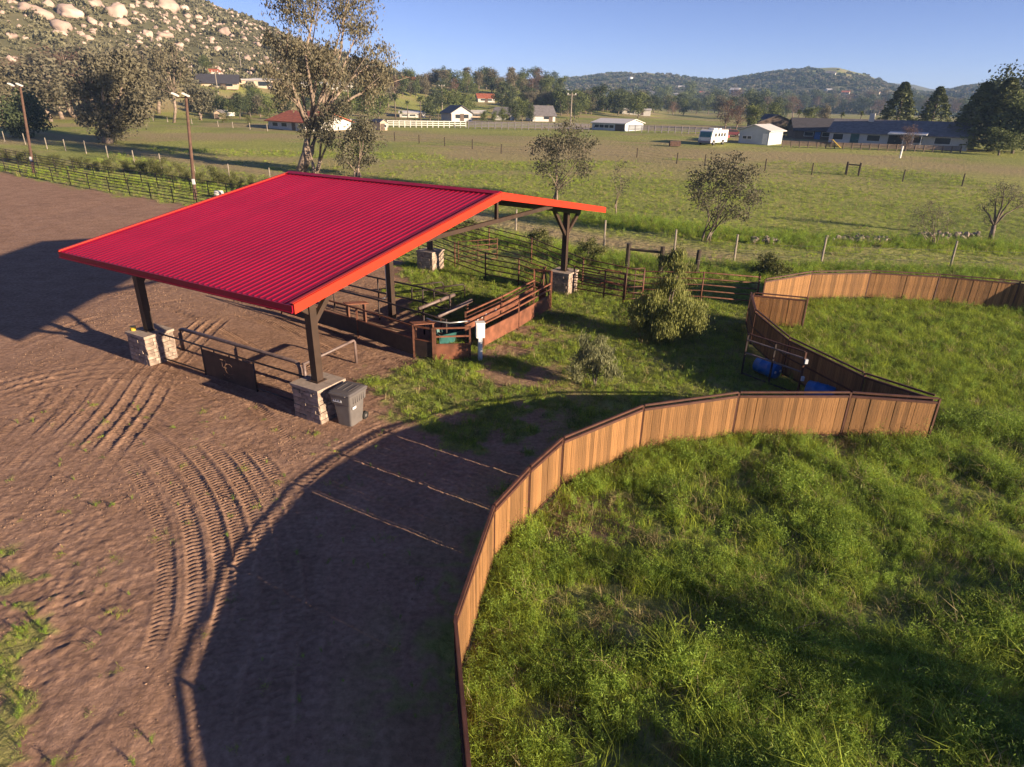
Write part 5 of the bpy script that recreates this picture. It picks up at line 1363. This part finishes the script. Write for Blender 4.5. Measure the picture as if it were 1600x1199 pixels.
util_pole(891, 200, 50, 'tall pale lamp pole in the field beside the barn'); util_pole(691, 172, 36, 'utility pole on the green slope behind the palms'); util_pole(341, 148, 34, 'utility pole beside the dark-roofed hillside house'); util_pole(377, 108, 24, 'utility pole high on the hill lawn')

# ------------------------------------------------------------------ boulders on the hill
def boulders():
    import bmesh
    mes = []; rs = random.Random(21)
    for k in range(7):
        bm = bmesh.new(); bmesh.ops.create_icosphere(bm, subdivisions=3, radius=1)
        sx, sy, sz = rs.uniform(.9, 1.35), rs.uniform(.8, 1.1), rs.uniform(.55, .85); off = rs.uniform(0, 99)
        from mathutils import noise as mn
        for v in bm.verts:
            q = v.co * 1.1 + Vector((off, 0, 0)); v.co *= 1 + .42 * mn.noise(q) + .22 * mn.noise(q * 2.3) + .10 * mn.noise(q * 5.5); v.co = Vector((v.co.x * sx, v.co.y * sy, v.co.z * sz))
        me = bpy.data.meshes.new('boulder'); bm.to_mesh(me); bm.free(); me.materials.append(M['granite']); me.polygons.foreach_set('use_smooth', [True] * len(me.polygons)); mes.append(me)
    L = [(4, 18, 8), (45, 8, 32), (66, 18, 32), (110, 14, 38), (96, 37, 34), (93, 49, 21), (18, 52, 21), (39, 58, 9), (125, 26, 11), (137, 23, 11), (144, 31, 17), (143, 45, 13), (137, 57, 15), (191, 31, 22), (174, 36, 11), (175, 50, 13), (212, 31, 15), (184, 15, 34), (210, 17, 11), (148, 3, 26), (230, 50, 15), (257, 52, 24), (217, 64, 11), (220, 81, 15), (239, 82, 8), (261, 6, 30), (281, 69, 15), (292, 22, 15), (30, 40, 9), (12, 33, 7), (75, 4, 20), (232, 6, 18), (352, 47, 18), (381, 60, 12), (341, 75, 14), (385, 89, 15), (343, 98, 11), (319, 83, 9), (404, 68, 14), (362, 55, 10), (330, 60, 10), (300, 40, 12), (310, 25, 12), (322, 35, 9), (285, 12, 18), (435, 70, 12), (428, 75, 9), (400, 60, 9)]
    for k in range(250):
        x = rs.uniform(-30, 520) if k % 3 else rs.uniform(230, 420)
        y0 = np.interp(x, (0, 250, 330, 440, 560), (-30, -20, 22, 52, 80))
        L.append((x, rs.uniform(y0 + 2, y0 + 95 if x < 300 else y0 + 62), rs.choice((2, 2.5, 3, 3, 4, 5, 7, 9))))
    n = 0
    for x, y, w in L:
        if y > 105: continue
        p = gp(x, y + w * .25)
        r_ = math.hypot(p.x, p.y)
        if r_ > 640 or r_ < 230: continue
        s = w * mpp(p) * .47
        big = w >= 13
        o = link('boulder', mes[rs.randrange(7)], None, p + Vector((0, 0, s * .02)), rs.uniform(0, 6.28), (s, s, s * rs.uniform(.8, 1.15)))
        o.rotation_euler.x = rs.uniform(-.3, .3)
        part = 'left' if x < 130 else ('middle' if x < 270 else 'right')
        tag(o, ('large rounded pale granite boulder on the %s part of the hill' if big else ('mid-sized pale granite boulder on the %s part of the scrubby hill' if w >= 6 else 'small pale granite rock scattered on the %s part of the scrubby hill')) % part, 'boulder', 'large boulders on the hill' if big else 'small boulders on the hill'); n += 1
    return n
boulders()

# ------------------------------------------------------------------ scattered cover (uncountable)
def scatter(name, label, cat, P, S, I, protos, tilt=.15, seed=1):
    g = np.random.default_rng(seed); n = len(P)
    cl = bpy.data.collections.new(name + '_kinds')
    for k, me in enumerate(protos):
        o = bpy.data.objects.new('%s_kind_%02d' % (name, k), me); cl.objects.link(o)
    me = bpy.data.meshes.new(name); me.vertices.add(n); me.vertices.foreach_set('co', np.asarray(P, np.float32).ravel())
    rot = np.stack([g.normal(0, tilt, n), g.normal(0, tilt, n), g.uniform(0, 6.283, n)], -1).astype(np.float32)
    a = me.attributes.new('rot', 'FLOAT_VECTOR', 'POINT'); a.data.foreach_set('vector', rot.ravel())
    a = me.attributes.new('scl', 'FLOAT', 'POINT'); a.data.foreach_set('value', np.asarray(S, np.float32))
    a = me.attributes.new('idx', 'INT', 'POINT'); a.data.foreach_set('value', np.asarray(I, np.int32))
    o = link(name, me); tag(o, label, cat, None, 'stuff')
    t = bpy.data.node_groups.new(name, 'GeometryNodeTree')
    t.interface.new_socket('Geometry', in_out='INPUT', socket_type='NodeSocketGeometry'); t.interface.new_socket('Geometry', in_out='OUTPUT', socket_type='NodeSocketGeometry')
    N = t.nodes; gi = N.new('NodeGroupInput'); go = N.new('NodeGroupOutput'); iop = N.new('GeometryNodeInstanceOnPoints'); ci = N.new('GeometryNodeCollectionInfo')
    ci.inputs['Collection'].default_value = cl; ci.inputs['Separate Children'].default_value = True; ci.inputs['Reset Children'].default_value = True
    iop.inputs['Pick Instance'].default_value = True
    def na(nm, ty):
        q = N.new('GeometryNodeInputNamedAttribute'); q.data_type = ty; q.inputs['Name'].default_value = nm; return q.outputs['Attribute']
    e = N.new('FunctionNodeEulerToRotation')
    t.links.new(na('rot', 'FLOAT_VECTOR'), e.inputs[0]); t.links.new(e.outputs[0], iop.inputs['Rotation'])
    t.links.new(na('scl', 'FLOAT'), iop.inputs['Scale']); t.links.new(na('idx', 'INT'), iop.inputs['Instance Index'])
    t.links.new(gi.outputs[0], iop.inputs['Points']); t.links.new(ci.outputs[0], iop.inputs['Instance']); t.links.new(iop.outputs[0], go.inputs[0])
    md = o.modifiers.new('scatter', 'NODES'); md.node_group = t
    return o
def tuft(seed, n=28, h=.45, w=.012, lean=.5, spread=.12, m='grass', curl=.5):
    g = np.random.default_rng(seed)
    a = g.uniform(0, 6.283, n); l = g.uniform(.15, 1, n) * lean; L = h * g.uniform(.5, 1.15, n)
    b = np.stack([g.normal(0, spread, n), g.normal(0, spread, n), np.full(n, -.03)], -1)
    d = np.stack([np.cos(a), np.sin(a), np.zeros(n)], -1); s = np.stack([-np.sin(a), np.cos(a), np.zeros(n)], -1)
    up = np.array([0, 0, 1.])
    p1 = b + (d * (l * .35)[:, None] + up) * (L * .55)[:, None]
    p2 = b + (d * (l * (1 + curl))[:, None] + up * (1 - .35 * l)[:, None]) * L[:, None]
    W = (w * g.uniform(.6, 1.4, n))[:, None]
    V = np.stack([b - s * W, b + s * W, p1 + s * W * .9, p1 - s * W * .9, p2], 1).reshape(-1, 3)
    F = []
    k = np.arange(n) * 5
    Q = np.stack([k, k + 1, k + 2, k + 3], -1); T = np.stack([k + 3, k + 2, k + 4, k + 4], -1)
    me = bpy.data.meshes.new('tuft')
    me.from_pydata(V.tolist(), [], [tuple(q) for q in Q] + [tuple(q[:3]) for q in T]); me.materials.append(M[m])
    at = me.attributes.new('lv', 'FLOAT', 'POINT'); at.data.foreach_set('value', np.repeat(g.uniform(0, 1, n), 5).astype(np.float32)); me.update()
    return me
def weedling(seed, h=.6, stems=6, m='weed', lw=.013, lh=.06, per=34):
    g = np.random.default_rng(seed); C = []
    for s in range(stems):
        a = g.uniform(0, 6.283); l = g.uniform(.05, .45); H = h * g.uniform(.6, 1.1)
        t = g.uniform(.05, 1, per)
        C.append(np.stack([np.cos(a) * l * H * t ** 1.4, np.sin(a) * l * H * t ** 1.4, H * t], -1) + g.normal(0, .035, (per, 3)))
    return leaf_mesh('weed', np.concatenate(C), lw, lh, M[m], -.35, seed)
def shrubling(seed, n=120, m='chap', w=.34, h=.4):
    g = np.random.default_rng(seed); C = unit(g.normal(size=(n, 3))) * g.uniform(.5, 1, (n, 1)); C[:, 2] = np.abs(C[:, 2]) * .8
    return leaf_mesh('scrub', C, w, h, M[m], 0, seed)
def inside(poly, n, box, g, den=None):
    out = []
    while sum(len(o) for o in out) < n:
        x = g.uniform(box[0], box[1], n * 2); y = g.uniform(box[2], box[3], n * 2)
        k = poly_sd(x, y, poly) > .12
        if den is not None: k &= g.uniform(0, 1, n * 2) < den(x, y)
        out.append(np.stack([x[k], y[k]], -1))
    return np.concatenate(out)[:n]
def zed(q): return np.column_stack([q, hz(q[:, 0], q[:, 1])])
g = np.random.default_rng(5)
kinds = [tuft(1, 46, .40, .0055, .6, .15), tuft(2, 40, .55, .005, .85, .14), weedling(3, .62), weedling(4, .42, 7), tuft(5, 52, .24, .006, .8, .18), tuft(6, 16, .55, .006, .9, .1, 'straw'), weedling(7, .8, 5, per=22), tuft(8, 40, .16, .010, .9, .2, 'lowgrass')]
PEN1 = FENCE_A + [(9, 1.5), (26, 4), (30, 18), (15, 20.5)]
lush = lambda x, y: np.clip(.06 + 2.6 * (fbm(x / 1.3, y / 1.3, 101, 3) - .42) + .25 * sstep((11 - y) / 5), .03, 1)
q = inside(PEN1, 24000, (-1.2, 24, 2.6, 20.5), g, lush)
hh = .62 + .85 * np.clip(fbm(q[:, 0] / 1.6, q[:, 1] / 1.6, 103, 3) - .3, 0, 1) * (1 + .4 * sstep((12 - q[:, 1]) / 5)) 
qb = inside(PEN1, 11000, (-1.2, 24, 2.6, 20.5), g)                    # short thatch between the taller clumps
kb = np.concatenate([g.choice(8, len(q), p=(.22, .18, .14, .13, .15, .04, .06, .08)), g.choice((3, 4, 5, 7, 7), len(qb))])
hh = np.concatenate([hh, np.full(len(qb), .55)]); q = np.concatenate([q, qb])
scatter('pen_weeds', 'tall green weeds and grass filling the near round pen', 'weeds', zed(q), hh * g.uniform(.6, 1.3, len(q)), kb, kinds, .2, 3)
PEN2 = FENCE_C + [(34, 27), (36, 18), (14, 18.4)] + FENCE_B[1:]
q = inside(PEN2, 15000, (10, 36, 17, 35), g)
scatter('far_pen_grass', 'bright green grass and weeds in the second pen', 'grass', zed(q), .75 * g.uniform(.5, 1.25, len(q)), g.choice(8, len(q), p=(.30, .26, .05, .06, .18, .05, .02, .08)), kinds, .2, 4)
# yard grass: follows the turf zones
def turf_pts(n, box, thr=.45, extra=None):
    x = g.uniform(box[0], box[1], n); y = g.uniform(box[2], box[3], n)
    s, d, _ = zones(x, y); k = g.uniform(0, 1, n) > np.clip(s * 1.15, 0, 1)
    k &= (poly_sd(x, y, PEN1) < -.15) & (poly_sd(x, y, PEN2) < -.15)
    if extra is not None: k &= extra(x, y)
    return np.stack([x[k], y[k]], -1)
q = turf_pts(26000, (-8, 14, 14, 42)); 
scatter('yard_grass', 'short patchy grass in the yard between pavilion and pens', 'grass', zed(q), .62 * g.uniform(.5, 1.3, len(q)), g.choice(8, len(q), p=(.05, .0, .02, .06, .30, .02, .0, .55)), kinds, .25, 5)
q = turf_pts(9000, (-15, -4, 4.5, 15), extra=lambda x, y: poly_sd(x, y, WEEDS_L) > -.7)
q2 = np.stack([g.uniform(-16, -1.5, 260), g.uniform(6, 20, 260)], -1)
q = np.concatenate([q[g.uniform(0, 1, len(q)) < .6], q2[poly_sd(q2[:, 0], q2[:, 1], PEN1) < -.3]])
scatter('dirt_weeds', 'low weeds sprouting from the bare dirt at the left', 'weeds', zed(q), .38 * g.uniform(.4, 1.2, len(q)), g.choice((3, 4, 7), len(q)), kinds, .25, 6)
q = turf_pts(60000, (-60, 62, 34, 110), extra=lambda x, y: (g.uniform(0, 1, len(x)) < np.clip(46 / y, 0, 1) ** 1.2) & (g.uniform(0, 1, len(x)) > zones(x, y)[1] * 1.6))
scatter('field_grass', 'rough green grass of the open field behind the pavilion', 'grass', zed(q), (.34 + .006 * q[:, 1]) * g.uniform(.4, 1.2, len(q)), g.choice(8, len(q), p=(.08, .02, .02, .06, .26, .10, .0, .46)), kinds, .25, 7)
# rank grass strips along the field edge and corral
S1 = []
for (x0, y0, x1, y1, n, wd) in ((700, 362, 900, 400, 900, 1.2), (880, 402, 1190, 432, 1500, 1.3), (1180, 420, 1600, 432, 1500, .9), (950, 345, 1290, 385, 2200, 1.6), (1190, 372, 1600, 388, 1700, 1.3), (840, 330, 1000, 352, 700, 1.4), (0, 262, 420, 306, 700, 1.6)):
    A, B = gp(x0, y0), gp(x1, y1); t = g.uniform(0, 1, n)
    S1.append(np.stack([A.x + (B.x - A.x) * t + g.normal(0, wd, n), A.y + (B.y - A.y) * t + g.normal(0, wd, n)], -1))
q = np.concatenate(S1)
q = q[(poly_sd(q[:, 0], q[:, 1], PEN2) < -.1)]
scatter('verge_weeds', 'rank green weeds along the corral and the field edge', 'weeds', zed(q), 1.0 * g.uniform(.4, 1.2, len(q)), g.choice(8, len(q), p=(.22, .2, .18, .14, .1, .06, .1, .0)), kinds, .2, 8)
# loose clods and grit on the bare dirt
def clod(seed):
    import bmesh
    bm = bmesh.new(); bmesh.ops.create_icosphere(bm, subdivisions=1, radius=1); rs = random.Random(seed)
    for v in bm.verts: v.co *= rs.uniform(.65, 1.2); v.co.z *= .75
    me = bpy.data.meshes.new('clod'); bm.to_mesh(me); bm.free(); me.materials.append(M['clod']); return me
M['clod'] = mat('dry_soil_clod', (.30, .190, .122), .95, .3, 8, .2, 30, obj_random=.18, spec=.1)
x = g.uniform(-32, 0, 60000); y = 5.5 + 34 * g.uniform(0, 1, 60000) ** 1.3
k = (zones(x, y)[0] > .6) & (poly_sd(x, y, PEN1) < -.2) & (g.uniform(0, 1, len(x)) < np.clip(3.2 * (fbm(x / 2.4, y / 2.4, 121, 3) - .46), .01, 1))
x, y = x[k], y[k]
xs_, ys_ = np.array(x), np.array(y)
zc = hz(xs_, ys_) + yard_height(xs_, ys_)
scatter('soil_clods', 'loose soil clods and grit on the bare dirt yard', 'clods', np.column_stack([x, y, zc]), .007 + .018 * g.uniform(0, 1, len(x)) ** 3 + .0003 * y, g.integers(0, 4, len(x)), [clod(k) for k in range(4)], .5, 12)
# scrub on the boulder hill and woods on the far hills
sk = [shrubling(k) for k in range(4)]
a = np.radians(g.uniform(-46, -7, 15000)); r = g.uniform(235, 520, 15000)
q = np.stack([r * np.sin(a), r * np.cos(a)], -1); z = hz(q[:, 0], q[:, 1]); k = (z > 11) & (g.uniform(0, 1, len(z)) < np.clip((z - 9) / 12, 0, 1) * (.35 + fbm(q[:, 0] / 30, q[:, 1] / 30, 111, 3)))
q, z = q[k], z[k]
scatter('hill_scrub', 'dark green chaparral scrub covering the boulder hill', 'scrub', np.column_stack([q, z]), g.uniform(.5, 1.5, len(q)) * (1 + 1.6 * (g.uniform(0, 1, len(q)) > .93)), g.integers(0, 4, len(q)), sk, .1, 9)
M['grit'] = mat('granite_rubble', (.40, .30, .25), .9, .3, .5, .5, 3, obj_random=.15)
def rock(seed):
    me = clod(seed + 40).copy(); me.materials.clear(); me.materials.append(M['grit']); return me
a = np.radians(g.uniform(-46, -10, 2600)); r = g.uniform(270, 500, 2600); q = np.stack([r * np.sin(a), r * np.cos(a)], -1); z = hz(q[:, 0], q[:, 1])
k = (z > 16) & (g.uniform(0, 1, len(z)) < np.clip(4 * (fbm(q[:, 0] / 26, q[:, 1] / 26, 131, 3) - .42), 0, 1)); q, z = q[k], z[k]
scatter('hill_rocks', 'small loose granite rocks between the boulders and scrub of the hill', 'rocks', np.column_stack([q, z + .2]), g.uniform(.4, 1.5, len(q)), g.integers(0, 4, len(q)), [rock(k) for k in range(4)], .6, 14)
fk = [shrubling(k + 20, 90, 'L_dark' if k % 2 else 'L_brown', .55, .6) for k in range(4)]
a = np.radians(g.uniform(-4, 44, 15000)); r = 660 + 850 * g.uniform(0, 1, 15000) ** .8
q = np.stack([r * np.sin(a), r * np.cos(a)], -1); z = hz(q[:, 0], q[:, 1]); _, _, sc = zones(q[:, 0], q[:, 1])
k = g.uniform(0, 1, len(z)) < np.clip(sc - .25, .02, 1) * np.clip(2.2 * fbm(q[:, 0] / 90, q[:, 1] / 90, 113, 3) - .5, .1, 1)
q, z = q[k], z[k]
scatter('far_woods', 'distant woodland covering the far hills', 'woodland', np.column_stack([q, z]), g.uniform(2.2, 5.5, len(q)), g.integers(0, 4, len(q)), fk, .1, 10)

# ------------------------------------------------------------------ morning haze
hm = bpy.data.materials.new('thin_haze'); hm.use_nodes = True
hn = hm.node_tree.nodes; hn.remove(hn['Principled BSDF'])
pv = hn.new('ShaderNodeVolumePrincipled'); pv.inputs['Color'].default_value = (.42, .64, 1.0, 1); pv.inputs['Density'].default_value = .00021; pv.inputs['Anisotropy'].default_value = 0.0
hm.node_tree.links.new(pv.outputs[0], hn['Material Output'].inputs['Volume'])
hb = MB().box((0, 0, 54), (5800, 5800, 112)).build('haze', hm); hb['kind'] = 'stuff'; hb['label'] = 'thin pale blue haze over the valley'; hb['category'] = 'haze'
